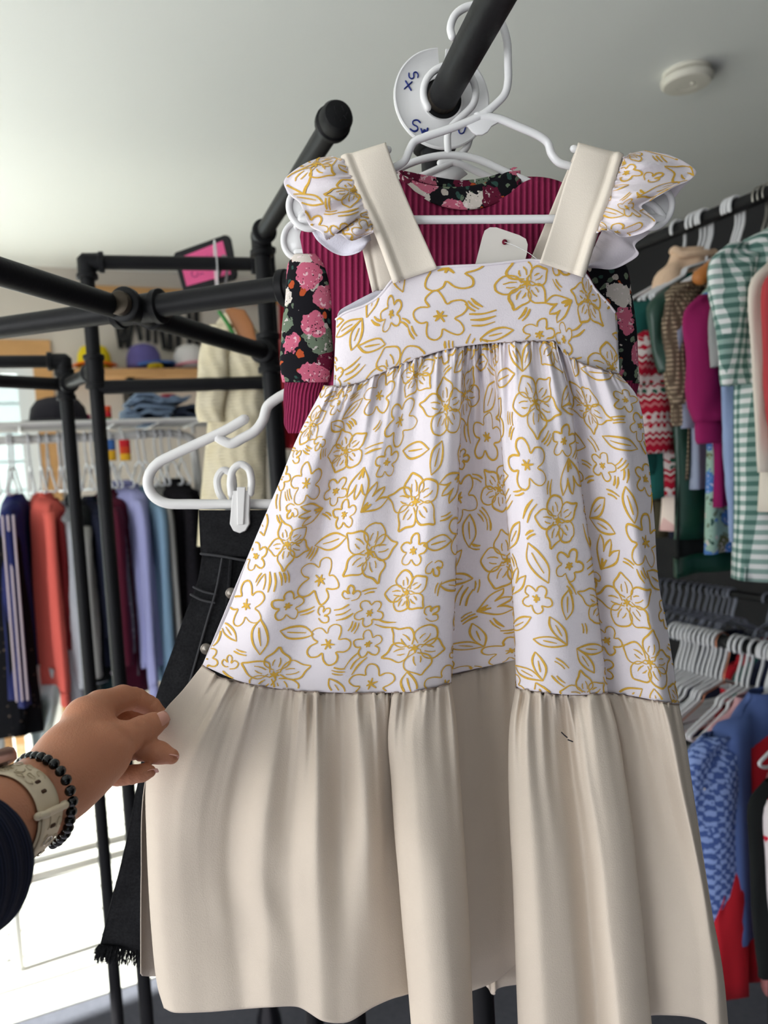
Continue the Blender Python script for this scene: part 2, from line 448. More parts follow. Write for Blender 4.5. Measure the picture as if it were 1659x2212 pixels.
cp = P(568, 573, 1.28)
ztop = P(568, 512, 1.28).z
z1 = P(572, 762, 1.28).z
rk2 = thing('pipe_clothes_rack', 'black iron pipe rack with crossing rails in front of the back shelf', 'clothes rack', (cp.x, cp.y, 0))
ctop = Vector((cp.x, cp.y, ztop))
cap = PZ(722, 262, ztop); ad = (cap - ctop).normalized()
pipe(rk2, Vector((cp.x, cp.y, .01)), ctop, name='post'); MB().lathe([(.055, 0.0), (.055, .006), (.02, .012), (.017, .03)], (cp.x, cp.y, 0), UP, 28).build('floor_flange', M_PIPE, rk2, angle=40)
pipe(rk2, ctop, cap, name='arm'); fitting(rk2, ctop, (ad, DN), 'elbow')
R = PR_ * 1.3
cp_o = MB().lathe([(PR_, -.012), (R * 1.16, -.012), (R * 1.2, -.004), (R * 1.06, -.002), (R * 1.06, .012), (R * .9, .018), (R * .5, .0205), (.0005, .021)], cap, ad, 28).build('end_cap', M_PIPE, rk2, angle=40)
# raised foundry mark on the cap face
b = MB(); n1 = ad.orthogonal().normalized(); n2 = ad.cross(n1)
for i, (x, y, L, a) in enumerate(((-.006, .006, .004, .3), (-.002, .007, .004, 1.4), (.003, .006, .004, .2), (-.007, -.001, .005, 1.2), (-.002, 0, .005, .4), (.003, -.001, .005, 1.5), (.007, 0, .004, .5), (0, -.007, .004, 1.0))):
    o = cap + ad * .0205 + n1 * x + n2 * y; dv = n1 * math.cos(a) + n2 * math.sin(a); b.tube([o - dv * L / 2, o + dv * L / 2], .0006, 6, 2, smooth=False)
b.build('cast_mark', M_PIPE, cp_o)
j1 = Vector((cp.x, cp.y, z1))
rl = PZ(-95, 558, z1); jx = PZ(295, 672, z1)
d1 = (j1 - rl).normalized()
fr = PZ(664, 615, z1); fl = PZ(-95, 722, z1)
d2 = (fr - fl).normalized()
jx2 = PZ(300, 668, z1)
pipe(rk2, rl, j1, name='rail'); pipe(rk2, fl, fr, name='rail')
fitting(rk2, jx2, (d1, -d1, d2, -d2), 'cross_fitting'); threads(rk2, jx2, -d1); threads(rk2, jx2, d2); threads(rk2, jx2, -d2)
fitting(rk2, j1, (UP, DN, -d1), 'tee'); fitting(rk2, fr, (-d2, DN), 'elbow')
pipe(rk2, fr, fr + DN * .05, name='stub')
pipe(rk2, fr + DN * .03, Vector((fr.x, fr.y, .01)), name='post')
# second frame of the same rack, a step further back
zb = P(541, 573, 1.56).z
be, bq = PZ(186, 566, zb), P(577, 574, 1.56); bq.z = zb
dB = (bq - be).normalized()
pipe(rk2, be, bq, name='rail'); fitting(rk2, be, (dB, DN), 'elbow')
pipe(rk2, be, Vector((be.x, be.y, .01)), name='post')
pipe(rk2, bq + UP * .02, Vector((bq.x, bq.y, .01)), name='post'); fitting(rk2, bq, (-dB, UP, DN), 'tee')
zt = P(203, 800, 1.46).z
tB = Vector((be.x, be.y, zt)); pA = P(140, 815, 1.64)
pA2 = Vector((pA.x, pA.y, zt))
dT = (pA2 - tB).normalized()
fitting(rk2, tB, (UP, DN, dT), 'tee'); pipe(rk2, tB, pA2, name='stub')
tq = Vector((bq.x, bq.y, zt - .03)); pipe(rk2, Vector((tB.x, tB.y, zt - .03)), tq, name='rail')
pipe(rk2, Vector((pA.x, pA.y, zt + .03)), Vector((pA.x, pA.y, .01)), name='post'); fitting(rk2, pA2, (UP, DN, -dT), 'tee')
zu = P(100, 783, 1.64).z
eA = Vector((pA.x, pA.y, zu)); lA = PZ(-120, 783, zu); dA = (lA - eA).normalized()
fitting(rk2, eA, (dA, DN), 'elbow'); pipe(rk2, eA, lA, name='rail')
lA2 = PZ(-120, 817, zt); pipe(rk2, pA2, lA2, name='rail')
# ================================================================== the dress on its hanger
M_PLH = mat('glossy_white_plastic', (233, 232, 232), 0.22, spec=0.5)
def px2(pts, Y): return [PY(x, y, Y) for x, y in pts]
HR = 8.3 * YD / FOC
def disc_end(b, cx, cy, Y, rx, ry, tilt=0):
    n = 28; ring = []
    for i in range(n):
        a = 2 * math.pi * i / n; x, y = rx * math.cos(a), ry * math.sin(a)
        ring.append(PY(cx + x * math.cos(tilt) - y * math.sin(tilt), cy + x * math.sin(tilt) + y * math.cos(tilt), Y))
    b.tube(ring, HR * .85, 8, 40, closed=True)
    b.prism([p for p in ring], (0, 0.0022, 0))
hg = thing('clothes_hanger', 'white plastic hanger holding the beige dress over the pipe', 'hanger', rodc)
b = MB()
b.tube(px2([(977, 80), (973, 62), (982, 34), (1004, 17), (1032, 12), (1062, 26), (1083, 50), (1095, 88), (1097, 130), (1097, 178), (1090, 204), (1070, 226), (1046, 246)], YD), HR, 12, 70)
b.build('hook', M_PLH, hg)
b = MB()
b.tube(px2([(1060, 236), (1030, 254), (985, 273), (915, 297), (895, 306), (884, 325), (874, 347), (852, 362), (800, 386), (720, 424), (668, 452), (650, 470)], YD), HR, 12, 70)
b.tube(px2([(1030, 250), (1075, 256), (1120, 274), (1166, 295), (1183, 309), (1191, 332), (1207, 351), (1238, 361), (1300, 388), (1370, 420), (1415, 448), (1432, 470)], YD), HR, 12, 70)
b.tube(px2([(839, 323), (826, 334), (812, 352), (806, 378)], YD), HR * .95, 12, 20)
b.tube(px2([(1238, 321), (1255, 328), (1272, 346), (1282, 378)], YD), HR * .95, 12, 20)
b.tube(px2([(650, 474), (840, 475), (1240, 473), (1432, 472)], YD), HR * 1.08, 12, 24)
disc_end(b, 662, 452, YD, 36, 44, -.5); disc_end(b, 1415, 450, YD, 34, 44, .5)
b.build('shoulder_frame', M_PLH, hg)
MB().prism(px2([(998, 268), (1012, 274), (1020, 285), (1030, 291), (1042, 291), (1054, 284), (1062, 272), (1080, 262), (1066, 248), (1040, 250)], YD - .001), (0, .0025, 0)).build('name_tab', M_PLH, hg, bevel=.0005)

M_IVORY = mat('ivory_crepe', (228, 220, 209), 0.85, bump=0.25, bscale=900, spec=0.2)
M_BEIGE = mat('beige_crepe', (213, 199, 183), 0.85, bump=0.2, bscale=900, spec=0.2, mottle=0.02, mscale=60)
M_PRINTBASE = mat('white_crepe', (232, 224, 229), 0.85, bump=0.12, bscale=900, spec=0.2)
M_GOLD = mat('mustard_print', (214, 168, 66), 0.85, mottle=0.25, mscale=500)
dress = thing('child_dress', 'ivory and beige tiered child dress printed with mustard line flowers', 'dress', PY(1000, 1400, YD))

class Noise1:
    def __init__(s, seed): s.t = np.random.RandomState(seed).uniform(-1, 1, 4096)
    def __call__(s, x):
        x = np.asarray(x, float) + 1000.0; i = np.floor(x).astype(int); f = x - i; f = f * f * (3 - 2 * f)
        return s.t[i % 4096] * (1 - f) + s.t[(i + 1) % 4096] * f
def sheet_px(cols, nv, per):
    """columns of (px,py,off) -> array [nv, nu, 3] (px,py,off)"""
    C = np.array([crom(c, nv) for c in cols])              # ncol, nv, 3
    nu = (len(cols) - 1) * per + 1
    G = np.empty((nv, nu, 3))
    for j in range(nv): G[j] = crom_uniform(C[:, j], per)
    return G
def crom_uniform(p, per):
    n = len(p); q = np.vstack([2 * p[0] - p[1], p, 2 * p[-1] - p[-2]])
    out = []
    for k in range(n - 1):
        t = np.linspace(0, 1, per, endpoint=False)[:, None]
        p0, p1, p2, p3 = q[k:k + 4]
        m1, m2 = (p2 - p0) * 0.42, (p3 - p1) * 0.42
        out.append((2 * t**3 - 3 * t**2 + 1) * p1 + (t**3 - 2 * t**2 + t) * m1 + (-2 * t**3 + 3 * t**2) * p2 + (t**3 - t**2) * m2)
    return np.vstack(out + [p[-1:]])
def to3(G, Y=YD):
    """(px,py,off) array -> world"""
    G = np.asarray(G); sh = G.shape[:-1]; g = G.reshape(-1, 3)
    v = np.array(_f)[None] + np.array(_r)[None] * ((g[:, 0:1] - W / 2) / FOC) + np.array(_u)[None] * ((H / 2 - g[:, 1:2]) / FOC)
    return (np.array(EYE)[None] + v * ((Y + g[:, 2:3]) / v[:, 1:2])).reshape(sh + (3,))
def arc_u(G, row):
    d = np.linalg.norm(np.diff(G[row], axis=0), axis=1); return np.concatenate([[0], np.cumsum(d)])

# ---- tier one (printed skirt)
c1 = [
 [(700, 833, .012), (640, 950, .014), (600, 1050, .014), (545, 1180, .014), (490, 1330, .014), (437, 1437, .014)],
 [(735, 836, -.004), (690, 950, -.008), (655, 1080, -.010), (612, 1210, -.012), (560, 1360, -.012), (520, 1472, -.012)],
 [(775, 828, -.002), (745, 930, .004), (712, 1080, .006), (690, 1200, .002), (655, 1360, -.006), (620, 1490, -.010)],
 [(830, 803, -.004), (815, 930, -.012), (780, 1080, -.016), (755, 1250, -.018), (735, 1380, -.018), (720, 1496, -.018)],
 [(890, 779, -.004), (880, 900, -.004), (865, 1080, -.008), (850, 1250, -.014), (830, 1380, -.016), (815, 1497, -.016)],
 [(945, 760, -.006), (940, 900, -.016), (928, 1080, -.022), (915, 1250, -.024), (905, 1380, -.024), (900, 1493, -.024)],
 [(995, 749, -.006), (994, 900, -.010), (988, 1080, -.010), (983, 1250, -.008), (978, 1380, -.006), (974, 1474, -.004)],
 [(1006, 748, .002), (990, 900, .012), (976, 1080, .024), (966, 1250, .030), (955, 1380, .034), (945, 1464, .034)],
 [(1032, 744, -.002), (1034, 900, .016), (1036, 1080, .030), (1040, 1250, .036), (1042, 1380, .040), (1045, 1441, .040)],
 [(1058, 742, .002), (1078, 900, .014), (1100, 1080, .026), (1122, 1250, .032), (1136, 1380, .036), (1145, 1424, .036)],
 [(1078, 740, -.004), (1082, 900, -.006), (1094, 1080, -.006), (1106, 1250, -.004), (1112, 1380, -.004), (1115, 1481, -.004)],
 [(1110, 739, -.006), (1118, 900, -.016), (1132, 1080, -.020), (1148, 1250, -.022), (1158, 1380, -.024), (1164, 1494, -.024)],
 [(1150, 738, -.006), (1166, 900, -.018), (1184, 1080, -.022), (1206, 1250, -.024), (1222, 1380, -.026), (1235, 1501, -.026)],
 [(1196, 738, -.006), (1230, 880, -.010), (1248, 1020, -.010), (1278, 1220, -.009), (1298, 1380, -.008), (1312, 1497, -.008)],
 [(1206, 750, .003), (1236, 880, .010), (1246, 1020, .014), (1264, 1220, .016), (1278, 1380, .017), (1287, 1490, .017)],
 [(1258, 786, -.003), (1290, 900, -.002), (1310, 1020, .000), (1340, 1220, .000), (1365, 1380, .000), (1385, 1507, .000)],
 [(1305, 800, -.005), (1338, 900, -.008), (1358, 1020, -.008), (1384, 1220, -.008), (1410, 1380, -.008), (1432, 1517, -.008)],
 [(1338, 808, .010), (1378, 860, .012), (1396, 970, .014), (1413, 1110, .014), (1422, 1250, .014), (1444, 1370, .014), (1467, 1522, .014)],
]
PER1 = 26
G1 = sheet_px(c1, 110, PER1)
S1 = arc_u(G1 * np.array([1, 1, 2200.0]), 60)
vv = np.linspace(0, 1, 110)[:, None]
na, nb, nc = Noise1(1), Noise1(2), Noise1(3)
s = S1[None, :]
env = np.minimum(1, np.minimum(s, S1[-1] - s) / 30.0)
rip = (.0044 * na(s / 9.0) * np.exp(-vv / .04) + .0075 * nb(s / 22 - .3 * vv) * np.exp(-vv / .20) * (1 - np.exp(-vv / .015)) + .0030 * nc(s / 60 + .2 * vv) * np.exp(-vv / .7)) * env
G1[:, :, 2] += rip
G1[:, :, 1] += 3.0 * na(s / 9.0) * np.exp(-vv / .02) * env * 0.6
T1 = to3(G1)
skirt = MB().grid(T1).build('printed_skirt', M_PRINTBASE, dress, solid=.0007, label='white skirt tier with mustard line flowers')

# ---- tier two (plain beige flounce)
c2 = [
 [(437, 1437, .014), (395, 1490, .008), (352, 1540, .002), (328, 1606, .002), (315, 1690, .004), (316, 1800, .006), (326, 2000, .006), (340, 2130, .006), (354, 2178, .006)],
 [(475, 1462, .002), (430, 1540, .000), (385, 1600, -.004), (352, 1680, -.008), (345, 1800, -.008), (355, 2000, -.006), (372, 2150, -.006), (380, 2188, -.006)],
 [(520, 1474, -.006), (490, 1540, -.010), (455, 1640, -.014), (430, 1750, -.012), (425, 1860, -.008), (440, 2000, -.006), (450, 2120, -.008), (455, 2186, -.008)],
 [(560, 1483, -.010), (545, 1560, -.006), (520, 1660, .000), (500, 1770, .002), (495, 1880, .002), (505, 2000, .000), (520, 2110, -.004), (525, 2180, -.004)],
 [(610, 1489, -.010), (600, 1570, -.014), (585, 1670, -.014), (570, 1780, -.014), (565, 1880, -.012), (575, 2000, -.012), (580, 2110, -.014), (585, 2176, -.014)],
 [(650, 1493, -.014), (648, 1570, -.010), (640, 1680, -.004), (630, 1790, -.004), (625, 1890, -.006), (632, 2000, -.008), (640, 2110, -.010), (645, 2176, -.010)],
 [(690, 1496, -.016), (690, 1580, -.018), (688, 1690, -.020), (685, 1800, -.020), (685, 1890, -.018), (690, 2000, -.018), (695, 2110, -.018), (698, 2206, -.018)],
 [(735, 1497, -.016), (738, 1580, -.010), (740, 1690, -.004), (740, 1800, -.004), (740, 1890, -.006), (745, 2000, -.010), (750, 2110, -.012), (752, 2208, -.012)],
 [(780, 1498, -.016), (785, 1580, -.020), (790, 1690, -.018), (795, 1800, -.014), (795, 1890, -.008), (798, 2000, -.004), (802, 2100, -.002), (806, 2176, -.002)],
 [(825, 1497, -.014), (828, 1580, -.006), (832, 1690, .004), (838, 1800, .010), (842, 1890, .012), (850, 2000, .012), (855, 2080, .012), (860, 2154, .012)],
 [(852, 1496, -.014), (862, 1580, .006), (878, 1690, .020), (890, 1800, .026), (900, 1890, .028), (910, 2000, .028), (915, 2080, .028), (920, 2150, .028)],
 [(848, 1497, -.020), (838, 1590, -.012), (845, 1690, -.006), (852, 1800, -.004), (860, 1890, -.004), (869, 2000, -.004), (880, 2120, -.004), (892, 2265, -.004)],
 [(890, 1494, -.024), (882, 1590, -.026), (888, 1690, -.028), (896, 1800, -.030), (905, 1890, -.030), (914, 2000, -.030), (924, 2120, -.030), (935, 2270, -.030)],
 [(935, 1488, -.024), (935, 1590, -.022), (942, 1690, -.026), (950, 1800, -.028), (958, 1890, -.030), (966, 2000, -.030), (976, 2120, -.030), (986, 2270, -.030)],
 [(974, 1474, -.004), (986, 1560, -.004), (995, 1690, -.004), (1002, 1800, -.004), (1008, 1890, -.004), (1014, 2000, -.004), (1019, 2120, -.004), (1025, 2260, -.004)],
 [(945, 1464, .034), (952, 1560, .036), (958, 1690, .038), (962, 1800, .038), (966, 1890, .038), (970, 2000, .038), (974, 2080, .038), (978, 2150, .038)],
 [(1000, 1455, .040), (1002, 1560, .044), (1006, 1690, .046), (1010, 1800, .046), (1014, 1890, .046), (1018, 2000, .044), (1020, 2080, .042), (1022, 2140, .042)],
 [(1060, 1437, .038), (1062, 1560, .040), (1064, 1690, .044), (1066, 1800, .046), (1068, 1890, .046), (1070, 2000, .044), (1072, 2060, .042), (1074, 2118, .042)],
 [(1145, 1424, .036), (1148, 1560, .038), (1150, 1690, .040), (1152, 1800, .040), (1154, 1890, .040), (1158, 1980, .040), (1160, 2040, .040), (1162, 2062, .040)],
 [(1114, 1482, -.004), (1101, 1560, -.004), (1098, 1660, -.004), (1101, 1780, -.004), (1107, 1890, -.004), (1111, 2000, -.004), (1115, 2120, -.004), (1121, 2270, -.004)],
 [(1140, 1490, -.020), (1132, 1560, -.022), (1134, 1670, -.024), (1144, 1790, -.026), (1152, 1890, -.026), (1160, 2000, -.026), (1168, 2120, -.026), (1178, 2270, -.026)],
 [(1180, 1498, -.024), (1182, 1560, -.016), (1190, 1680, -.016), (1205, 1790, -.018), (1218, 1890, -.018), (1228, 2000, -.018), (1238, 2120, -.018), (1250, 2270, -.018)],
 [(1212, 1501, -.022), (1222, 1570, -.004), (1236, 1680, -.002), (1252, 1790, -.004), (1264, 1890, -.004), (1274, 2000, -.004), (1284, 2120, -.004), (1296, 2270, -.004)],
 [(1248, 1501, -.024), (1258, 1570, -.026), (1272, 1680, -.026), (1292, 1790, -.026), (1306, 1890, -.026), (1316, 2000, -.026), (1330, 2120, -.026), (1344, 2270, -.026)],
 [(1312, 1497, -.008), (1332, 1570, -.010), (1350, 1680, -.010), (1366, 1790, -.010), (1376, 1890, -.010), (1388, 2000, -.010), (1398, 2120, -.010), (1412, 2265, -.010)],
 [(1287, 1490, .017), (1312, 1570, .018), (1332, 1680, .018), (1348, 1790, .018), (1360, 1890, .018), (1370, 2000, .018), (1382, 2110, .018), (1390, 2200, .018)],
 [(1345, 1502, .004), (1368, 1580, .008), (1390, 1690, .010), (1408, 1800, .010), (1424, 1900, .008), (1440, 2000, .006), (1452, 2100, .004), (1458, 2194, .004)],
 [(1400, 1511, -.002), (1418, 1590, .002), (1440, 1700, .010), (1462, 1810, .010), (1482, 1910, .006), (1500, 2000, .002), (1512, 2100, .000), (1518, 2205, .000)],
 [(1436, 1518, -.010), (1452, 1590, -.010), (1472, 1700, -.008), (1496, 1810, -.006), (1518, 1920, -.004), (1534, 2020, -.004), (1548, 2110, -.004), (1555, 2240, -.004)],
 [(1467, 1522, .014), (1480, 1590, .012), (1496, 1700, .012), (1514, 1830, .012), (1536, 1960, .012), (1556, 2060, .012), (1566, 2130, .012), (1577, 2262, .012)],
]
PER2 = 18
G2 = sheet_px(c2, 90, PER2)
S2 = arc_u(G2 * np.array([1, 1, 2200.0]), 30)
vv = np.linspace(0, 1, 90)[:, None]; s = S2[None, :]
env = np.minimum(1, np.minimum(s, S2[-1] - s) / 30.0)
na, nb, nc = Noise1(11), Noise1(12), Noise1(13)
G2[:, :, 2] += (.0046 * na(s / 9.0) * np.exp(-vv / .035) + .0095 * nb(s / 20 - .2 * vv) * np.exp(-vv / .15) * (1 - np.exp(-vv / .012)) + .0034 * nc(s / 55 + .5 * vv) * np.exp(-vv / .8)) * env
G2[:, :, 1] += 2.5 * na(s / 9.0) * np.exp(-vv / .012) * env * .6
# crumples low on the flounce
xx, yy = G2[:, :, 0], G2[:, :, 1]
G2[:, :, 2] += .0012 * np.sin((xx * .6 + yy * .5) / 26.0) * np.exp(-((xx - 530) / 110)**2 - ((yy - 2030) / 120)**2) + .0010 * np.sin((xx - yy * .4) / 15.0) * np.exp(-((xx - 560) / 90)**2 - ((yy - 1960) / 90)**2)
G2[:, :, 2] += .014 * np.clip((G2[:, :, 2] - .030) / .008, 0, 1)
T2 = to3(G2)
MB().grid(T2).build('beige_flounce', M_BEIGE, dress, solid=.0007, label='plain beige gathered bottom tier')
# ---- back of the skirt
def back_cols(pts): return pts
cb1 = [[(700, 833, .012), (600, 1050, .016), (437, 1437, .016)], [(780, 840, .026), (720, 1080, .050), (650, 1480, .075)], [(1000, 780, .028), (1000, 1080, .058), (1000, 1480, .078)], [(1260, 800, .026), (1300, 1080, .050), (1350, 1500, .075)], [(1338, 808, .010), (1396, 970, .016), (1422, 1250, .016), (1467, 1522, .016)]]
MB().grid(to3(sheet_px(cb1, 30, 12)), flip=True).build('skirt_back', M_PRINTBASE, dress, solid=.0007)
cb2 = [[(437, 1437, .016), (352, 1560, .012), (311, 1700, .014), (304, 1900, .018), (303, 2104, .02)], [(450, 1460, .04), (380, 1580, .045), (338, 1700, .045), (330, 1900, .045), (334, 2108, .045)], [(650, 1480, .075), (620, 1600, .078), (600, 1750, .08), (590, 1900, .08), (600, 2085, .08)],
       [(1000, 1480, .078), (1000, 1600, .08), (1000, 1750, .08), (1000, 1900, .08), (1000, 2110, .08)], [(1060, 1480, .078), (1060, 1600, .078), (1062, 1750, .078), (1064, 1900, .075), (1066, 2148, .07)], [(1100, 1480, .078), (1100, 1600, .078), (1100, 1750, .078), (1100, 1900, .075), (1102, 2128, .072)], [(1350, 1500, .075), (1390, 1700, .078), (1420, 1850, .08), (1440, 2000, .08), (1450, 2100, .08)], [(1467, 1522, .016), (1496, 1700, .02), (1524, 1880, .02), (1550, 2040, .02), (1566, 2130, .02)]]
gb = sheet_px(cb2, 40, 12)
gb[:, :, 2] += .004 * Noise1(31)(np.linspace(0, 22, gb.shape[1]))[None] * np.linspace(.3, 1, 40)[:, None]
MB().grid(to3(gb), flip=True).build('flounce_back', M_BEIGE, dress, solid=.0007)

# ---- bodice
def interp(tab, x): t = np.array(tab, float); return np.interp(x, t[:, 0], t[:, 1])
top_t = [(726, 690), (745, 676), (790, 659), (820, 639), (838, 617), (850, 603), (880, 590), (945, 578), (1050, 572), (1150, 562), (1180, 566), (1205, 575), (1258, 588), (1268, 597), (1285, 625), (1310, 652), (1332, 680)]
tt = crom(top_t, 90)
bot_t = [(700, 834), (735, 837), (775, 828), (830, 803), (890, 779), (945, 760), (995, 749), (1032, 744), (1078, 740), (1150, 738), (1196, 738), (1207, 748), (1222, 770), (1258, 786), (1305, 800), (1338, 808)]
bt = crom([(720, 838)] + bot_t[1:], 90)
GB = np.empty((40, 90, 3)); w = np.linspace(0, 1, 40)[:, None]
GB[:, :, 0] = tt[None, :, 0] * (1 - w) + bt[None, :, 0] * w; GB[:, :, 1] = tt[None, :, 1] * (1 - w) + bt[None, :, 1] * w
un = np.linspace(-1, 1, 90)[None]
GB[:, :, 2] = -.010 + .022 * np.abs(un)**3.2 + .0016 * Noise1(41)(un * 4 + w * 2) * (1 - w) - .003 * np.sin(np.pi * w) + .003 * w
TB = to3(GB)
MB().grid(TB).build('bodice', M_PRINTBASE, dress, solid=.0009, label='white printed bodice with curved waist seam')
# folded top edge of the bodice
MB().tube([tuple(TB[0, i]) for i in range(0, 90, 2)] , .0011, 6, 90).build('neckline_edge', M_PRINTBASE, dress)
# back of the bodice (lining shows in the armhole)
tb2 = crom([(727, 690), (733, 672), (760, 655), (800, 634), (812, 628), (850, 606), (945, 600), (1050, 600), (1150, 596), (1258, 600), (1310, 650), (1333, 682)], 60); bb2 = crom([(720, 838), (780, 836), (1000, 780), (1258, 796), (1338, 808)], 60)
GBB = np.empty((20, 60, 3)); w2 = np.linspace(0, 1, 20)[:, None]
for k_ in (0, 1): GBB[:, :, k_] = tb2[None, :, k_] * (1 - w2) + bb2[None, :, k_] * w2
GBB[:, :, 2] = .012 + .016 * (1 - np.abs(np.linspace(-1, 1, 60)[None])**2.5)
MB().grid(to3(GBB), flip=True).build('bodice_back', mat('white_lining', (232, 230, 240), .85, bump=.2, bscale=700), dress, solid=.0007)
# ---- straps over the hanger
def strap(name, inner, outer, ib, ob, wob):
    """inner/outer: front edge polylines top->bottom in px; ib/ob: back bottom px"""
    n = 30
    fi, fo = crom(inner, n)[::-1], crom(outer, n)[::-1]
    rows = []
    for k in range(n):                     # front going up
        off = -.013 + .003 * (1 - k / (n - 1)) * 0
        rows.append((fi[k], fo[k], off))
    for a in np.linspace(0.15, 0.9, 6):    # over the hanger arm
        o = -.013 + (.013 + .012) * a; lift = math.sin(a * math.pi) * 3
        rows.append((fi[-1] + np.array([0, -lift]), fo[-1] + np.array([0, -lift]), o))
    for k in np.linspace(0, 1, 18)[1:]:
        rows.append((fi[-1] * (1 - k) + np.array(ib) * k, fo[-1] * (1 - k) + np.array(ob) * k, .012 + .012 * k))
    m = 22; G = np.empty((len(rows), m, 3)); w = np.linspace(0, 1, m)
    for i, (a, c, o) in enumerate(rows):
        G[i, :, 0] = a[0] * (1 - w) + c[0] * w; G[i, :, 1] = a[1] * (1 - w) + c[1] * w
        frac = min(1, i / (n - 1))
        G[i, :, 2] = o - .0035 * np.exp(-((w - .90) / .07)**2) * (1 if i < n + 3 else 0.4) + .0012 * np.exp(-((w - .76) / .06)**2) + wob * .002 * np.sin(w * 3.0 + frac * 4)
        G[i, :, 1] += 3 * np.exp(-((w - .90) / .08)**2) * (-1) * (1 if i >= n - 2 else 0)
    T = to3(G)
    return MB().grid(T, flip=(fo[0][0] > fi[0][0])).build(name, M_IVORY if False else M_STRAP, dress, solid=.0012, soff=0)
M_STRAP = mat('ivory_jersey', (234, 223, 208), 0.85, bump=0.15, bscale=1100, spec=0.2)
strap('strap', [(834, 312), (860, 385), (900, 480), (945, 580)], [(737, 342), (770, 420), (808, 500), (850, 612)], (862, 616), (805, 632), 1)
strap('strap', [(1248, 312), (1222, 390), (1195, 480), (1166, 568)], [(1346, 338), (1322, 420), (1296, 490), (1262, 600)], (1140, 575), (1232, 600), 1)
# ---- flutter sleeves
def flutter(name, inner, outer, oi, oo, seed, nr=36, nu=150, amp=.006, flip=False, m=None, freq=9, sharp=1.0):
    """gathered along inner edge, free along outer edge (px polylines); oi/oo: depth offsets along the edges"""
    I, O = crom(inner, nu), crom(outer, nu)
    oi, oo = np.interp(np.linspace(0, 1, nu), np.linspace(0, 1, len(oi)), oi), np.interp(np.linspace(0, 1, nu), np.linspace(0, 1, len(oo)), oo)
    G = np.empty((nr, nu, 3)); w = np.linspace(0, 1, nr)[:, None]; n_, n2 = Noise1(seed), Noise1(seed + 1)
    u = np.linspace(0, 1, nu)[None]
    for k_ in (0, 1): G[:, :, k_] = I[None, :, k_] * (1 - w) + O[None, :, k_] * w
    G[:, :, 2] = oi[None] * (1 - w) + oo[None] * w - .008 * np.sin(np.pi * np.minimum(1, w * 1.1))
    G[:, :, 2] += .0028 * n_(u * 34) * np.exp(-w / .13) + amp * np.sin(u * freq * 2 * math.pi + 1.5 * n2(u * 5)) * np.minimum(1, w * 2.2) * (.55 + .45 * w) * sharp
    T = to3(G)
    o = MB().grid(T, flip=flip).build(name, m or M_PRINTBASE, dress, solid=.0007)
    return T
TL = flutter('flutter_sleeve', [(742, 344), (760, 384), (782, 430), (800, 470), (806, 498)],
        [(716, 338), (690, 341), (650, 358), (613, 392), (626, 420), (646, 436), (658, 462), (670, 488), (694, 502), (706, 519), (714, 507), (734, 505), (758, 520), (786, 510), (806, 500)],
        [-.016, -.016], [.0, -.004, -.012, -.020, -.024, -.024, -.022, -.020], 51, freq=4.5, amp=.0055)
flutter('flutter_sleeve_back', [(742, 344), (770, 400), (790, 460), (800, 520)],
        [(716, 338), (640, 372), (616, 396), (640, 450), (664, 482), (680, 512), (690, 524), (722, 547), (748, 553), (782, 541), (790, 522)],
        [.014, .016], [.006, .010, .012, .012, .014, .014], 57, flip=True, m=MATS['white_lining'], freq=3, amp=.003)
TR = flutter('flutter_sleeve', [(1347, 340), (1330, 390), (1312, 440), (1296, 482), (1290, 502)],
        [(1362, 331), (1392, 326), (1436, 333), (1478, 349), (1504, 371), (1494, 386), (1456, 404), (1412, 430), (1386, 446), (1398, 458), (1418, 477), (1406, 494), (1366, 510), (1342, 510), (1322, 498), (1306, 496), (1288, 502)],
        [-.016, -.016], [0, -.004, -.012, -.020, -.024, -.026, -.024, -.020], 61, flip=True, freq=4.0, amp=.0050)
flutter('flutter_sleeve_back', [(1347, 340), (1330, 420), (1300, 500), (1266, 574)],
        [(1362, 331), (1440, 334), (1500, 372), (1470, 410), (1440, 452), (1400, 506), (1372, 530), (1380, 548), (1352, 570), (1322, 582), (1292, 580), (1262, 578)],
        [.014, .016], [.006, .010, .012, .012, .014, .014], 67, freq=3, amp=.003)

# ---- the mustard line print, drawn in fabric space and laid on the cloth
PR1 = random.Random(5)
def rot(pts, a, sx=1, sy=1): ca, sa = math.cos(a), math.sin(a); return [(sx * x * ca - sy * y * sa, sx * x * sa + sy * y * ca) for x, y in pts]
def curve(pts, n=14): return [tuple(q) for q in crom(pts, n)]
def petal(L, wd, pointed, jit):
    j = lambda v: v * (1 + PR1.uniform(-jit, jit))
    if pointed: return [(.16 * L, .05 * wd), (.35 * L, j(.55) * wd), (.66 * L, j(.62) * wd), (L * .9, .2 * wd), (j(1.02) * L, 0), (L * .88, -.22 * wd), (.64 * L, -j(.62) * wd), (.36 * L, -j(.52) * wd), (.18 * L, -.06 * wd)]
    return [(.2 * L, .16 * wd), (.42 * L, j(.52) * wd), (.72 * L, j(.72) * wd), (L * .98, .36 * wd), (L * 1.02, -.25 * wd), (.8 * L, -j(.7) * wd), (.45 * L, -j(.56) * wd), (.22 * L, -.18 * wd)]
def star(r):
    out = []
    a0 = PR1.uniform(0, 6.28)
    for k in range(6):
        a = a0 + k * math.pi / 3 + PR1.uniform(-.2, .2); q = r * PR1.uniform(.75, 1.2)
        out.append(([(-.15 * q * math.cos(a), -.15 * q * math.sin(a)), (q * math.cos(a), q * math.sin(a))], 1.25))
    return out
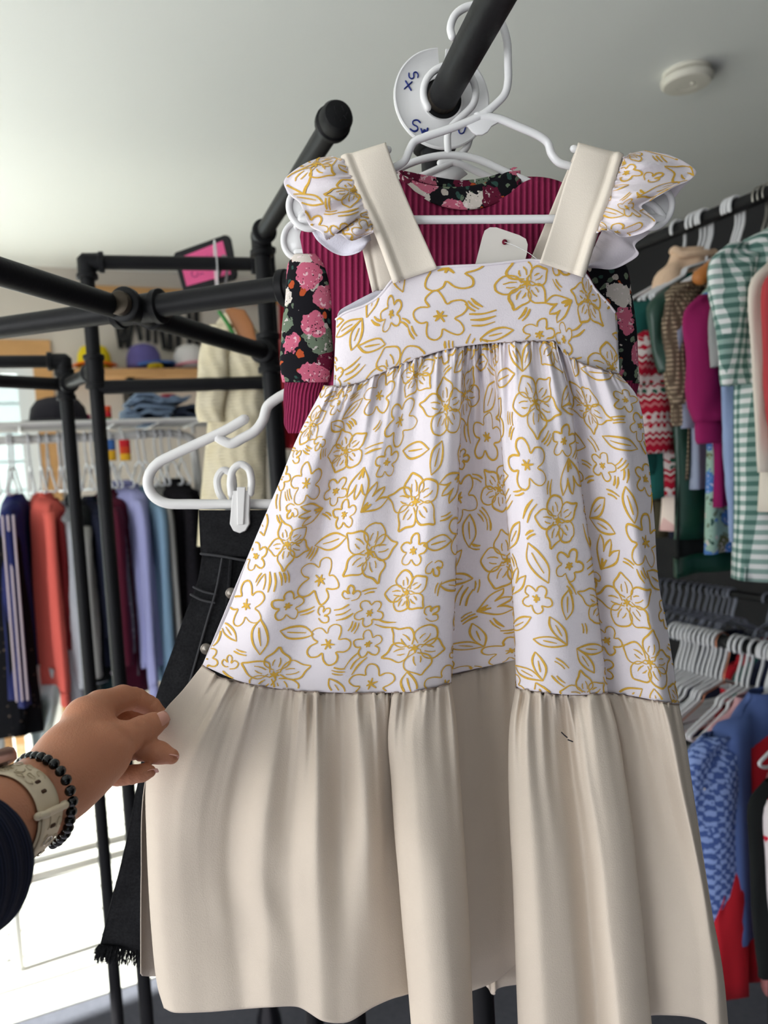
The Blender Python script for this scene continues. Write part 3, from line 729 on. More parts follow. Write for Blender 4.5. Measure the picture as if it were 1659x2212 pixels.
def m_big(r):
    out = []; a0 = PR1.uniform(0, 6.28); k5 = 5
    for k in range(k5):
        a = a0 + k * 2 * math.pi / k5 + PR1.uniform(-.12, .12); L = r * PR1.uniform(.9, 1.08)
        out.append((rot(curve(petal(L, r * .58, True, .15), 26), a), 1.0))
        out.append((rot(curve([(.3 * r, .08 * r), (.5 * r, .12 * r), (.66 * r, .08 * r)], 6), a), .8)); out.append((rot(curve([(.34 * r, -.1 * r), (.48 * r, -.1 * r), (.58 * r, -.06 * r)], 6), a), .8))
    return out + star(r * .17)
def m_round(r):
    a0 = PR1.uniform(0, 6.28); pts = []
    for k in range(5):
        a = a0 + k * 2 * math.pi / 5
        for da, q in ((-.52, .52), (-.42, .78), (-.15, 1.0), (.15, 1.02), (.42, .78)): q *= PR1.uniform(.94, 1.06); pts.append((r * q * math.cos(a + da), r * q * math.sin(a + da)))
    pts.append(pts[0]); pts.append(pts[1])
    return [(curve(pts, 64), 1.0)] + star(r * .27)
def m_leaf(r):
    a = PR1.uniform(0, 6.28); w_ = PR1.uniform(.34, .5) * r
    return [(rot(curve([(-r, 0), (-.4 * r, w_), (.35 * r, w_ * .8), (r, 0)], 14), a), 1.0), (rot(curve([(-r, 0), (-.45 * r, -w_ * .7), (.3 * r, -w_ * .95), (r, 0)], 14), a), 1.15), (rot(curve([(-.55 * r, .05 * r), (0, .02 * r), (.5 * r, -.04 * r)], 7), a), .9)]
def m_twin(r):
    a = PR1.uniform(0, 6.28); out = []
    for q in (-.55, .45):
        L = r * PR1.uniform(1.5, 1.75); w_ = .30 * r
        lf = [([(0, 0), (.4 * L, w_), (.75 * L, w_ * .7), (L, 0)], 1.0), ([(0, 0), (.4 * L, -w_ * .8), (.75 * L, -w_ * .8), (L, 0)], 1.1), ([(.3 * L, 0), (.7 * L, .03 * r)], .8)]
        for p, wd in lf: out.append((rot([(x - r * .9, y) for x, y in rot(curve(p, 12), q)], a), wd))
    return out
def m_tulip(r):
    a = PR1.uniform(0, 6.28)
    p = [([(0, -r), (-.75 * r, .1 * r), (-.7 * r, .95 * r)], 1), ([(-.7 * r, .95 * r), (-.3 * r, .5 * r), (-.2 * r, .1 * r)], 1), ([(-.2 * r, .1 * r), (-.1 * r, .9 * r), (.05 * r, 1.1 * r)], 1), ([(.05 * r, 1.1 * r), (.25 * r, .6 * r), (.22 * r, .1 * r)], 1), ([(.22 * r, .1 * r), (.5 * r, .7 * r), (.78 * r, .85 * r)], 1), ([(.78 * r, .85 * r), (.7 * r, 0), (0, -r)], 1), ([(0, -r), (-.12 * r, -.2 * r)], 1.6), ([(0, -r), (.15 * r, -.3 * r)], 1.6), ([(0, -.95 * r), (0, -.45 * r)], 1.9)]
    return [(rot(curve(q, 9) if len(q) > 2 else q, a), wd) for q, wd in p]
def m_clover(r):
    a = PR1.uniform(0, 6.28)
    p = [(0, -.7 * r), (-.6 * r, -.55 * r), (-.85 * r, 0), (-.45 * r, .25 * r), (-.1 * r, -.1 * r), (-.25 * r, .5 * r), (.1 * r, .8 * r), (.35 * r, .4 * r), (.2 * r, -.05 * r), (.6 * r, .3 * r), (.85 * r, -.1 * r), (.5 * r, -.5 * r), (.15 * r, -.45 * r)]
    return [(rot(curve(p, 34), a), 1.0)]
def m_dash(r):
    a = PR1.uniform(0, 6.28); out = []
    for k in range(PR1.choice((2, 2, 3))):
        x0 = (k - 1) * .45 * r; L = r * PR1.uniform(.6, 1.0)
        out.append((rot(curve([(x0 - .1 * r, -L), (x0 + .08 * r, 0), (x0, L)], 8), a), PR1.uniform(.8, 1.3)))
    return out
KINDS_ = [(m_big, 66, 1.0, .9), (m_round, 50, 1.0, .9), (m_big, 54, 1.0, .9), (m_round, 33, 1.0, 1.0), (m_twin, 42, 1.0, 1.0), (m_leaf, 44, .82, 1.0), (m_tulip, 34, .9, 1.0), (m_leaf, 34, .8, 1.0), (m_clover, 24, .9, 1.0), (m_dash, 27, .72, 1.0), (m_dash, 17, .75, 1.0)]
def print_on(name, T, swid, tlen, base_w, parent, scale=1.0, seed=1, lift=.0006, flipn=False, usame=None, size=1.0):
    """T: world grid [nv,nu,3]; fabric space is swid x tlen (px)"""
    global PR1
    PR1 = random.Random(seed)
    nv, nu = T.shape[:2]
    du = np.gradient(T, axis=1); dv = np.gradient(T, axis=0); N = np.cross(dv, du); N /= np.linalg.norm(N, axis=2)[:, :, None] + 1e-12
    if flipn: N = -N
    su = usame if usame is not None else np.linspace(0, swid, nu)
    placed = []; strokes = []
    quota = {0: 1.0}
    area = swid * tlen / (size * size)
    counts = [area / 72000, area / 60000, area / 72000, area / 30000, area / 15000, area / 14000, area / 26000, area / 12000, area / 16000, area / 10000, area / 6500]
    for (fn, r, keep, _), cnt in zip(KINDS_, counts):
        r *= size
        for _k in range(int(cnt * 26)):
            if cnt <= 0: break
            x, y = PR1.uniform(-.2 * r, swid + .2 * r), PR1.uniform(-.3 * r, tlen + .3 * r)
            if any((x - a)**2 + (y - b_)**2 < (r * keep * .93 + q)**2 for a, b_, q in placed): continue
            placed.append((x, y, r * keep * .93)); cnt -= 1
            for pts, wd in fn(r * .96): strokes.append(([(x + p, y + q) for p, q in pts], wd))
    V, F = [], []
    def ev(sx, ty):
        fu = np.interp(sx, su, np.arange(nu)); fv = ty / tlen * (nv - 1)
        i, j = min(int(fv), nv - 2), min(int(fu), nu - 2); a, c = fv - i, fu - j
        w4 = ((1 - a) * (1 - c), (1 - a) * c, a * (1 - c), a * c)
        p = w4[0] * T[i, j] + w4[1] * T[i, j + 1] + w4[2] * T[i + 1, j] + w4[3] * T[i + 1, j + 1]
        n = w4[0] * N[i, j] + w4[1] * N[i, j + 1] + w4[2] * N[i + 1, j] + w4[3] * N[i + 1, j + 1]
        return p + n / (np.linalg.norm(n) + 1e-9) * lift
    for pts, wd in strokes:
        p = np.array(pts)
        seg = np.linalg.norm(np.diff(p, axis=0), axis=1).sum()
        m = max(3, int(seg / 5)); 
        q = np.stack([np.interp(np.linspace(0, 1, m), np.linspace(0, 1, len(p)), p[:, k]) for k in (0, 1)], 1)
        t = np.gradient(q, axis=0); t /= np.linalg.norm(t, axis=1)[:, None] + 1e-9
        n2_ = np.stack([-t[:, 1], t[:, 0]], 1)
        ph = PR1.uniform(0, 6.28)
        ww = base_w * wd * (.55 + .45 * np.sin(np.linspace(.12, math.pi - .12, m))) * (1 + .22 * np.sin(np.linspace(0, 5, m) + ph))
        prev = None
        for k in range(m):
            a, c = q[k] + n2_[k] * ww[k] / 2, q[k] - n2_[k] * ww[k] / 2
            ok = 0 <= min(a[0], c[0]) and max(a[0], c[0]) <= swid and 0 <= min(a[1], c[1]) and max(a[1], c[1]) <= tlen
            if not ok: prev = None; continue
            i0 = len(V); V.append(ev(*a)); V.append(ev(*c))
            if prev is not None: F.append((prev, prev + 1, i0 + 1, i0))
            prev = i0
    b = MB(); b.v = V; b.f = F
    return b.build(name, M_GOLD, parent)
print_on('floral_print', T1, S1[-1], 705, 3.6, dress, seed=3, usame=S1)
print_on('floral_print', TB, 620, 160, 3.8, dress, seed=8, size=1.0)
print_on('floral_print', TL, 330, 120, 4.0, dress, seed=21, size=.95)
print_on('floral_print', TR, 370, 150, 4.0, dress, seed=25, flipn=True, size=1.05)
# a fine piped seam of darker taupe at the top of each tier
M_SEAM = mat('taupe_thread', (150, 132, 120), .8)
MB().tube([tuple(q) for q in T1[0, ::3]], .0006, 5, 400).build('waist_seam', M_SEAM, dress)
MB().tube([tuple(q) for q in T2[0, ::3]], .0006, 5, 400).build('flounce_seam', M_SEAM, dress)
# pen marks left on the cloth
b = MB()
for pts in ([(1213, 1582, -.03), (1219, 1588, -.03), (1225, 1593, -.03)], [(1227, 1598, -.03), (1237, 1602, -.03)]): b.tube([tuple(q) for q in to3(np.array(pts) + np.array([0, 0, .0045]))], .0005, 6, 6, smooth=False)
b.build('pen_mark', mat('ink', (40, 38, 44), .7), dress)
# hang tag on a fine plastic loop
tag_o = [(1025, 578), (1042, 512), (1047, 498), (1058, 491), (1072, 491), (1122, 508), (1136, 516), (1140, 528), (1138, 548), (1131, 575), (1128, 582)]
tb_ = MB().prism([tuple(PY(x, y, YD + .004 - (578 - y) * .00002)) for x, y in tag_o], (0, .0005, 0)).build('hang_tag', mat('tag_card', (224, 218, 210), .6), dress, smooth=False, label='blank white hang tag')
hc = PY(1090, 523, YD + .0018)
MB().lathe([(.0021, 0), (.0021, .0006)], hc, (0, -1, 0), 18).build('eyelet', mat('tag_hole', (112, 24, 46), .8), tb_)
MB().tube([PY(1090, 523, YD + .0008), PY(1110, 530, YD - .003), PY(1140, 545, YD - .006), PY(1170, 568, YD - .012)], .00022, 6, 20).build('tag_loop', M_PLH, dress)
# ================================================================== other hangers on the near rail, size disc
def rod_at_Y(Y): t = (Y - rod_far.y) / rod_dir.y; return rod_far + rod_dir * t
def hook_round(b, Y, stem_px, r=HR, n=30, tip=-.35, rad=.0225):
    """hook resting on the rod, in the plane Y, ending at stem_px"""
    c = rod_at_Y(Y); pts = []
    for a in np.linspace(math.pi + .9 + tip, -0.55, 12): pts.append((c.x + rad * math.cos(a), Y, c.z - .006 + rad * math.sin(a)))
    for q in stem_px: pts.append(tuple(PY(q[0], q[1], Y)))
    b.tube(pts, r, 12, n * 2)
YS = 0.680
hs_ = thing('clothes_hanger', 'white plastic hanger with arched top inside the burgundy shirt', 'hanger', rod_at_Y(YS))
b = MB(); hook_round(b, YS, [(980, 268), (968, 285), (968, 334)]); b.build('hook', M_PLH, hs_)
b = MB()
b.tube(px2([(640, 490), (700, 455), (800, 398), (866, 362), (912, 344), (968, 335), (1028, 343), (1092, 371), (1160, 402), (1250, 455), (1320, 500)], YS), HR, 12, 60)
b.tube(px2([(640, 545), (900, 545), (1100, 545), (1320, 545)], YS), HR, 12, 12); disc_end(b, 646, 518, YS, 34, 40, 0.1); disc_end(b, 1318, 520, YS, 34, 40, -.1)
b.build('shoulder_frame', M_PLH, hs_)
YS3 = 0.712
h3 = thing('clothes_hanger', 'white plastic hanger with name tab behind the burgundy shirt', 'hanger', rod_at_Y(YS3))
b = MB(); hook_round(b, YS3, [(1012, 268), (1012, 310), (985, 345)], tip=-.1); b.build('hook', M_PLH, h3)
b = MB(); b.tube(px2([(990, 345), (930, 372), (895, 388), (820, 430), (700, 500), (690, 520)], YS3), HR, 12, 40); b.tube(px2([(950, 352), (985, 352), (1050, 380), (1120, 412), (1250, 490), (1270, 520)], YS3), HR, 12, 40)
b.tube(px2([(690, 525), (900, 525), (1270, 525)], YS3), HR, 10, 10); b.build('shoulder_frame', M_PLH, h3)
MB().prism(px2([(915, 385), (945, 392), (955, 402), (968, 406), (982, 402), (992, 388), (1010, 375), (990, 356), (950, 362)], YS3), (0, .0025, 0)).build('name_tab', M_PLH, h3)
# size divider disc threaded on the rail
dc = rod_far - rod_dir * .010
sdv = thing('size_divider_disc', 'white slotted size divider disc with blue marker writing on the rail', 'size divider', dc)
e1 = Vector((1, 0, 0)); e1 = (e1 - rod_dir * e1.dot(rod_dir)).normalized(); e2 = e1.cross(rod_dir).normalized()
if e2.z < 0: e2 = -e2
dscale = (dc - EYE).dot(_f) / FOC
RO, RI = 106 * dscale, 43 * dscale
b = MB(); n = 72; slot0, slot1 = math.radians(82), math.radians(92)
prof = [(RI, -.0018), (RI + .0015, -.0022), (RI + .003, -.0010), (RO - .0035, -.0010), (RO - .0012, -.0022), (RO, -.0016), (RO, .0012), (RI, .0012)]
rings = []
for i in range(n + 1):
    a = slot1 + (2 * math.pi - (slot1 - slot0)) * i / n
    dv = e1 * math.cos(a) + e2 * math.sin(a)
    rings.append([tuple(dc + dv * r + rod_dir * h) for r, h in prof])
b.loft(rings); b.build('disc', M_PLH, sdv, angle=40)
M_INK = mat('blue_marker', (26, 44, 122), .5)
def hand_letter(strokes, cx, cy, sc, ang):
    out = []
    for st in strokes:
        out.append([((x * math.cos(ang) - y * math.sin(ang)) * sc + cx, (x * math.sin(ang) + y * math.cos(ang)) * sc + cy) for x, y in st])
    return out
LET = {'X': [[(-.5, .6), (.5, -.6)], [(.45, .6), (-.5, -.55)]], 'S': [[(.45, .5), (.1, .68), (-.35, .5), (-.3, .15), (.25, -.05), (.35, -.4), (-.05, -.65), (-.5, -.5)]], 'w': [[(-.6, .4), (-.35, -.45), (0, .2), (.3, -.45), (.6, .4)]], 'U': [[(-.4, .5), (-.4, -.3), (-.1, -.6), (.3, -.4), (.4, .5)]]}
def disc_pt(px, py):
    v = ray(px, py); t = (dc - rod_dir * .0014 - EYE).dot(rod_dir) / v.dot(rod_dir); return EYE + v * t
for ch, cx, cy, sc, ang in (('X', 882, 185, 14, -.15), ('S', 893, 163, 15, -1.2), ('S', 897, 272, 19, -.2), ('w', 917, 283, 12, .1), ('U', 998, 280, 15, -.3)):
    for st in hand_letter(LET[ch], 0, 0, sc, ang): MB().tube([disc_pt(cx + x, cy - y) for x, y in st], .0010, 6, 20 if len(st) > 2 else 4, flat=.6).build('marker_stroke', M_INK, sdv)

# ================================================================== burgundy shirt
g = NG('burgundy_rib', .9, .15)
uvx = g.sep(g.uv())[0]
wv = g.math('SINE', g.math('MULTIPLY', uvx, 6.28318))
fac = g.math('MULTIPLY_ADD', wv, .5, .5)
nz = g.noise(g.obj(), 900, 2)
g.color(g.mix(g.math('POWER', fac, 1.6), lin((118, 26, 62)), lin((162, 54, 92)))); g.bump(g.math('ADD', fac, g.math('MULTIPLY', nz, .4)), .8, .0015)
M_RIB = g.m
def floral_mat(name, base, stops, scale=30, warp=.012, speck=True):
    g = NG(name, .85, .2)
    nz = g.noise(g.obj(), 26, 4, 1)
    v = g.vadd(g.obj(), g.vadd(g.vadd(nz, (.5, .5, .5), 'SUBTRACT'), (warp * 2,) * 3, 'MULTIPLY'))
    col = g.sep(g.voro(v, scale, out='Color'))[0]
    d = g.voro(v, scale)
    c = g.ramp(col, stops)
    fine = g.noise(g.obj(), 260, 3)
    c = g.mix(g.math('GREATER_THAN', fine, .60), c, g.mix(.55, c, (1, .85, .85, 1)))
    small_d = g.voro(v, scale * 3.1); small_c = g.ramp(g.sep(g.voro(v, scale * 3.1, out='Color'))[1], [(0, lin((104, 118, 98))), (.3, lin((52, 82, 74))), (.5, lin((190, 84, 44))), (.64, lin((196, 186, 176))), (.8, lin((120, 134, 110)))])
    sm = g.math('LESS_THAN', g.math('ADD', small_d, g.math('MULTIPLY', fine, .35)), .52)
    under = g.mix(sm, lin(base), small_c)
    big = g.math('LESS_THAN', g.math('ADD', d, g.math('MULTIPLY', fine, .30)), .66)
    out = g.mix(big, under, c)
    if speck:
        sp = g.math('LESS_THAN', g.math('ADD', g.voro(g.obj(), scale * 9), g.math('MULTIPLY', g.noise(g.obj(), 60), .5)), .40)
        out = g.mix(sp, out, lin(base))
    g.color(out); return g.m
M_FLOR = floral_mat('dark_floral', (20, 18, 24), [(0, lin((204, 108, 132))), (.26, lin((104, 24, 52))), (.42, lin((222, 212, 202))), (.66, lin((206, 104, 130))), (.86, lin((110, 124, 104)))], 40)
sh = thing('child_shirt', 'burgundy ribbed child shirt with dark floral sleeves behind the dress', 'shirt', PY(1000, 700, YS))
def outline_sheet(top, bot, nu, nv, off, name, m, Y, parent, ribs=None, flip=False, horiz=False, solid=.0012):
    t, bo = crom(top, nu), crom(bot, nu); G = np.empty((nv, nu, 3)); w = np.linspace(0, 1, nv)[:, None]
    for k_ in (0, 1): G[:, :, k_] = t[None, :, k_] * (1 - w) + bo[None, :, k_] * w
    G[:, :, 2] = off(np.linspace(-1, 1, nu)[None], w)
    mb = MB().grid(to3(G, Y), flip=flip)
    if ribs: mb.uv = [(((G[i, j, 0] if not horiz else G[i, j, 1]) / ribs), i / nv) for i in range(nv) for j in range(nu)]
    return mb.build(name, m, parent, solid=solid)
body_top = [(676, 566), (652, 530), (650, 500), (700, 462), (780, 425), (868, 392), (900, 416), (950, 438), (1000, 447), (1050, 441), (1098, 420), (1130, 394), (1166, 383), (1210, 393), (1290, 450), (1345, 510), (1352, 560)]
body_bot = [(735, 1000), (742, 1002), (760, 1004), (1000, 1005), (1240, 1004), (1310, 1000)]
outline_sheet(body_top, body_bot, 120, 40, lambda u, w: -.014 + .016 * np.abs(u)**2.2 + .003 * np.sin(u * 17 + w * 3) * w, 'body', M_RIB, YS, sh, ribs=13.0)
outline_sheet([(652, 566), (645, 500), (780, 425), (880, 385), (1000, 404), (1098, 385), (1210, 393), (1345, 510), (1352, 560)], body_bot, 60, 20, lambda u, w: .002 + .009 * (1 - np.abs(u)**2.2), 'body_back', M_RIB, YS, sh, ribs=13.0, flip=True)
def band(name, lo, up, m, Y, off, parent, **k):
    return outline_sheet(up, lo, 60, 8, off, name, m, Y, parent, **k)
band('collar', [(866, 394), (900, 420), (950, 443), (1000, 452), (1050, 446), (1098, 425), (1126, 398)], [(858, 366), (872, 380), (920, 398), (1000, 403), (1060, 390), (1094, 372), (1124, 368)], M_FLOR, YS, lambda u, w: -.018 + .014 * np.abs(u)**2 + .004 * (1 - w), sh)
band('collar_back', [(858, 372), (920, 396), (1000, 404), (1070, 390), (1118, 362)], [(860, 366), (930, 380), (1000, 389), (1060, 380), (1110, 362)], M_FLOR, YS, lambda u, w: -.002 + .006 * (1 - np.abs(u)**2), sh)
def tube_px(name, path, m, parent, Y, flat=.5, seg=24, ribs=None, fold=0.0, seed=1, cap=False, n=40, solid=.0010):
    """soft tube: path of (px, py, off, halfwidth px); depth radius = flat * halfwidth"""
    q = crom(path, n); rings = []; nzz = Noise1(seed); uvs = []
    for i, (x, y, o, hw) in enumerate(q):
        r_ = []
        for k_ in range(seg):
            a = 2 * math.pi * k_ / seg
            rr = 1 + fold * float(nzz(k_ * .5)) * (.4 + .6 * math.sin(i * .35 + k_ * .3))
            r_.append((x + hw * rr * math.cos(a), y, o - flat * hw * rr * math.sin(a) * YD / FOC))
            uvs.append(((hw * 2.2 * k_ / seg) / (ribs or 1) * 3.1, y / 40.0))
        rings.append(r_)
    T = to3(np.array(rings), Y)
    mb = MB().loft(T, cap=cap)
    if ribs: mb.uv = uvs
    return mb.build(name, m, parent, solid=solid)
tube_px('sleeve', [(660, 548, -.004, 24), (662, 570, -.004, 40), (666, 640, -.004, 50), (664, 720, -.004, 56), (662, 790, -.004, 58), (660, 826, -.004, 50)], M_FLOR, sh, YS, flat=.45, fold=.10, seed=3)
tube_px('cuff', [(660, 822, -.002, 47), (658, 850, .004, 44), (656, 890, .004, 43), (656, 920, .004, 40), (658, 936, .004, 36)], M_RIB, sh, YS, flat=.5, ribs=9.0, fold=.06, seed=4)
tube_px('sleeve', [(1300, 552, -.004, 32), (1308, 576, -.004, 44), (1316, 640, .004, 50), (1322, 720, .004, 52), (1330, 790, .004, 50), (1336, 828, .004, 44)], M_FLOR, sh, YS, flat=.45, fold=.10, seed=5)
tube_px('cuff', [(1336, 822, .004, 42), (1336, 850, .004, 40), (1336, 900, .004, 38), (1334, 930, .004, 34)], M_RIB, sh, YS, flat=.5, ribs=9.0, fold=.06, seed=6)

# ================================================================== black denim skirt on a clip hanger
YJ = 0.760
M_PLM = mat('matt_white_plastic', (226, 224, 222), 0.35, spec=0.45)
jh = thing('clip_hanger', 'white plastic clip hanger holding the black denim skirt', 'hanger', PY(660, 800, YJ))
HJ = 11.0 * YJ / FOC
b = MB(); b.tube(px2([(640, 640), (652, 612), (686, 606), (704, 640), (700, 700), (690, 760), (688, 800)], YJ), HJ * .8, 12, 50); b.build('hook', M_PLM, jh)
b = MB()
b.tube(px2([(690, 800), (640, 838), (600, 860), (578, 878), (568, 908), (552, 930), (525, 946), (500, 958), (482, 952), (470, 944)], YJ), HJ, 12, 60)
b.tube(px2([(529, 905), (490, 928), (440, 952), (380, 980), (342, 1000), (324, 1022), (320, 1048), (332, 1072), (356, 1086), (420, 1089), (560, 1089), (900, 1089)], YJ), HJ, 12, 90)
b.tube(px2([(690, 800), (760, 838), (840, 900), (920, 1000), (950, 1050), (930, 1082), (900, 1089)], YJ), HJ, 12, 50)
b.build('frame', M_PLM, jh)
def clip(cx):
    b = MB(); pts = []
    b.tube(px2([(cx - 16, 1068), (cx - 18, 1040), (cx - 12, 1014), (cx + 4, 1003), (cx + 20, 1012), (cx + 27, 1036), (cx + 25, 1066)], YJ - .010), HJ * .75, 10, 40)
    b.prism(px2([(cx - 14, 1060), (cx + 24, 1060), (cx + 22, 1110), (cx + 23, 1132), (cx + 14, 1147), (cx + 2, 1152), (cx - 12, 1147), (cx - 20, 1132), (cx - 18, 1110)], YJ - .013), (0, .006, 0))
    b.prism(px2([(cx - 5, 1052), (cx + 14, 1052), (cx + 10, 1134), (cx - 4, 1134)], YJ - .0155), (0, .004, 0))
    b.build('clip_front', M_PLM, jh, bevel=.0012, angle=35)
    b = MB(); b.tube(px2([(cx - 30, 1085), (cx - 44, 1060), (cx - 46, 1032), (cx - 34, 1016), (cx - 18, 1022), (cx - 12, 1046), (cx - 14, 1075)], YJ + .014), HJ * .75, 10, 40)
    b.prism(px2([(cx - 30, 1080), (cx - 8, 1080), (cx - 6, 1130), (cx - 28, 1130)], YJ + .010), (0, .005, 0)); b.build('clip_back', M_PLM, jh, angle=35)
clip(516); clip(820)
g = NG('black_denim', .95, .04)
v = g.sep(g.obj()); tw = g.math('SINE', g.math('ADD', g.math('MULTIPLY', v[0], 3600.0), g.math('MULTIPLY', v[2], 5200.0)))
nz = g.noise(g.obj(), 500, 3); n2 = g.noise(g.obj(), 30, 3)
f_ = g.math('MULTIPLY', g.math('MULTIPLY_ADD', tw, .35, nz), g.math('MULTIPLY_ADD', n2, 1.2, .2))
g.color(g.mix(f_, lin((11, 11, 12)), lin((50, 50, 52)))); g.bump(g.math('ADD', tw, nz), .35, .0008); M_DENIM = g.m
jk = thing('denim_skirt', 'black denim button skirt with frayed hem hanging behind the hand', 'skirt', PY(600, 1500, YJ))
jl = [(430, 1102), (431, 1150), (434, 1194), (436, 1202), (428, 1250), (402, 1320), (374, 1400), (336, 1510), (306, 1640), (286, 1750), (262, 1860), (236, 1960), (216, 2040)]
jr = [(940, 1102), (940, 1150), (942, 1194), (944, 1202), (952, 1250), (966, 1320), (980, 1400), (990, 1510), (996, 1640), (1000, 1750), (1000, 1860), (1000, 1960), (1000, 2075)]
def denim_sheet(name, i0, i1, sgn, thick):
    l_, r_ = crom(jl[i0:i1], 46), crom(jr[i0:i1], 46); w = np.linspace(0, 1, 60)[None]
    G = np.empty((46, 60, 3))
    for k_ in (0, 1): G[:, :, k_] = l_[:, None, k_] * (1 - w) + r_[:, None, k_] * w
    yy_ = G[:, :, 1]
    G[:, :, 1] += 30 * np.clip((yy_ - 1900) / 140, 0, 1) * np.minimum(1, w * 4)
    G[:, :, 2] = sgn * (thick + .006 * np.clip((yy_ - 1300) / 500, 0, 1)) * (1 - np.abs(2 * w - 1)**6) + .003 * np.sin(w * 30 + yy_ / 160) * np.clip((yy_ - 1250) / 300, 0, 1)
    return MB().grid(to3(G, YJ), flip=(sgn > 0)).build(name, M_DENIM, jk, solid=.0014)
denim_sheet('front_panel', 3, 13, -1, .005); denim_sheet('back_panel', 3, 13, 1, .005)
denim_sheet('waistband', 0, 4, -1, .0085); denim_sheet('waistband_back', 0, 4, 1, .0085)
M_STITCH = mat('grey_stitch', (58, 58, 60), .8)
def ridge(name, pts, off, r=.0009, m=None): return MB().tube([tuple(q) for q in to3(np.array([(x, y, off) for x, y in pts]), YJ)], r, 6, 40).build(name, m or M_DENIM, jk)
ridge('waist_seam', [(434, 1196), (480, 1202), (540, 1212), (600, 1214)], -.0098, .0013, M_STITCH)
ridge('side_seam', [(480, 1206), (468, 1270), (448, 1340), (428, 1410), (414, 1460), (380, 1580), (350, 1700)], -.0072, .0012, M_STITCH)
ridge('pocket_seam', [(418, 1268), (440, 1278), (466, 1284)], -.0072, .0012, M_STITCH); ridge('pocket_seam', [(412, 1284), (436, 1296), (464, 1302)], -.0072, .0012, M_STITCH)
ridge('placket_fold', [(500, 1206), (494, 1280), (486, 1340), (470, 1400), (452, 1460), (436, 1520)], -.0085, .0022)
M_STEEL = mat('antique_button', (120, 114, 106), .35, metal=.9)
for x, y in ((500, 1281), (446, 1401)):
    c_ = PY(x, y, YJ - .0085); bt_ = MB().lathe([(.0054, .0), (.0058, .0012), (.0054, .0024), (.0044, .0020), (.0036, .0022), (.0018, .0030), (.0, .0032)], c_, (0, -1, 0), 24).build('button', M_STEEL, jk)
b = MB(); fr_ = random.Random(3)
for i in range(900):                       # frayed hem
    t = fr_.random()**2.2; x0 = 214 + t * 786; y0 = 2040 + 30 * min(1, t * 4) + 2
    if t > .25 and fr_.random() > .25: continue
    L = fr_.uniform(10, 38); dx = fr_.uniform(-8, 5) - 6 * (1 - min(1, t * 6))
    o = fr_.uniform(-.009, .005) * min(1, t * 20)
    b.tube([tuple(q) for q in to3(np.array([(x0, y0 - 3, o), (x0 + dx * .5, y0 + L * .5, o + fr_.uniform(-.002, .002)), (x0 + dx, y0 + L, o + fr_.uniform(-.003, .003))]), YJ)], .00032, 4, 5, cap=False)
fo = b.build('frayed_hem', M_DENIM, jk); fo['kind'] = 'stuff'

# ================================================================== the hand that holds the dress
def surface_net(F, org, h):
    s_ = F < 0
    nx, ny, nz_ = F.shape
    corners = [(i, j, k) for i in (0, 1) for j in (0, 1) for k in (0, 1)]
    cnt = sum(s_[i:nx - 1 + i, j:ny - 1 + j, k:nz_ - 1 + k].astype(int) for i, j, k in corners)
    act = (cnt > 0) & (cnt < 8)
    idx = -np.ones(act.shape, int); cells = np.argwhere(act); idx[tuple(cells.T)] = np.arange(len(cells))
    acc = np.zeros((len(cells), 3)); num = np.zeros(len(cells))
    for a in corners:
        for ax in range(3):
            if a[ax]: continue
            c = list(a); c[ax] = 1
            fa = F[cells[:, 0] + a[0], cells[:, 1] + a[1], cells[:, 2] + a[2]]; fb = F[cells[:, 0] + c[0], cells[:, 1] + c[1], cells[:, 2] + c[2]]
            cr = (fa < 0) != (fb < 0)
            t = np.where(cr, fa / np.where(cr, fa - fb, 1), 0)
            p = np.array(a, float)[None].repeat(len(cells), 0); p[:, ax] += t
            acc += p * cr[:, None]; num += cr
    V = org + (cells + acc / num[:, None]) * h
    faces = []
    for ax in range(3):
        o1, o2 = [(1, 2), (2, 0), (0, 1)][ax]
        sl0 = [slice(1, -1)] * 3; sl0[ax] = slice(0, -1)
        A = s_[tuple(sl0)]; sl1 = list(sl0); sl1[ax] = slice(1, None); B = s_[tuple(sl1)][tuple(slice(0, n) for n in A.shape)]
        q = np.argwhere(A != B) + np.array([1 if k != ax else 0 for k in range(3)])
        inside = s_[tuple(q.T)]
        def cell(d1, d2):
            c = q.copy(); c[:, o1] -= d1; c[:, o2] -= d2; return idx[tuple(c.T)]
        f = np.stack([cell(1, 1), cell(0, 1), cell(0, 0), cell(1, 0)], 1)
        f = np.where(inside[:, None], f, f[:, ::-1])
        faces.append(f[(f >= 0).all(1)])
    return V, np.vstack(faces)
def pt(px, py, d, r): return np.array(P(px, py, d)), r * d / FOC
def cone_sdf(X, a, bb):
    (A, ra), (B, rb) = a, bb; ba = B - A; t = np.clip(((X - A) @ ba) / (ba @ ba), 0, 1)
    return np.linalg.norm(X - (A + t[..., None] * ba), axis=-1) - (ra + (rb - ra) * t)
def smin(a, c, k): h = np.clip(.5 + .5 * (c - a) / k, 0, 1); return c * (1 - h) + a * h - k * h * (1 - h)
ARM = [[(-330, 1960, .36, 150), (-160, 1855, .41, 112), (-30, 1785, .465, 90), (60, 1738, .505, 80), (105, 1700, .530, 72), (150, 1640, .556, 68), (190, 1572, .584, 54)],
       [(95, 1725, .52, 66), (165, 1668, .548, 60), (215, 1640, .562, 52)]]
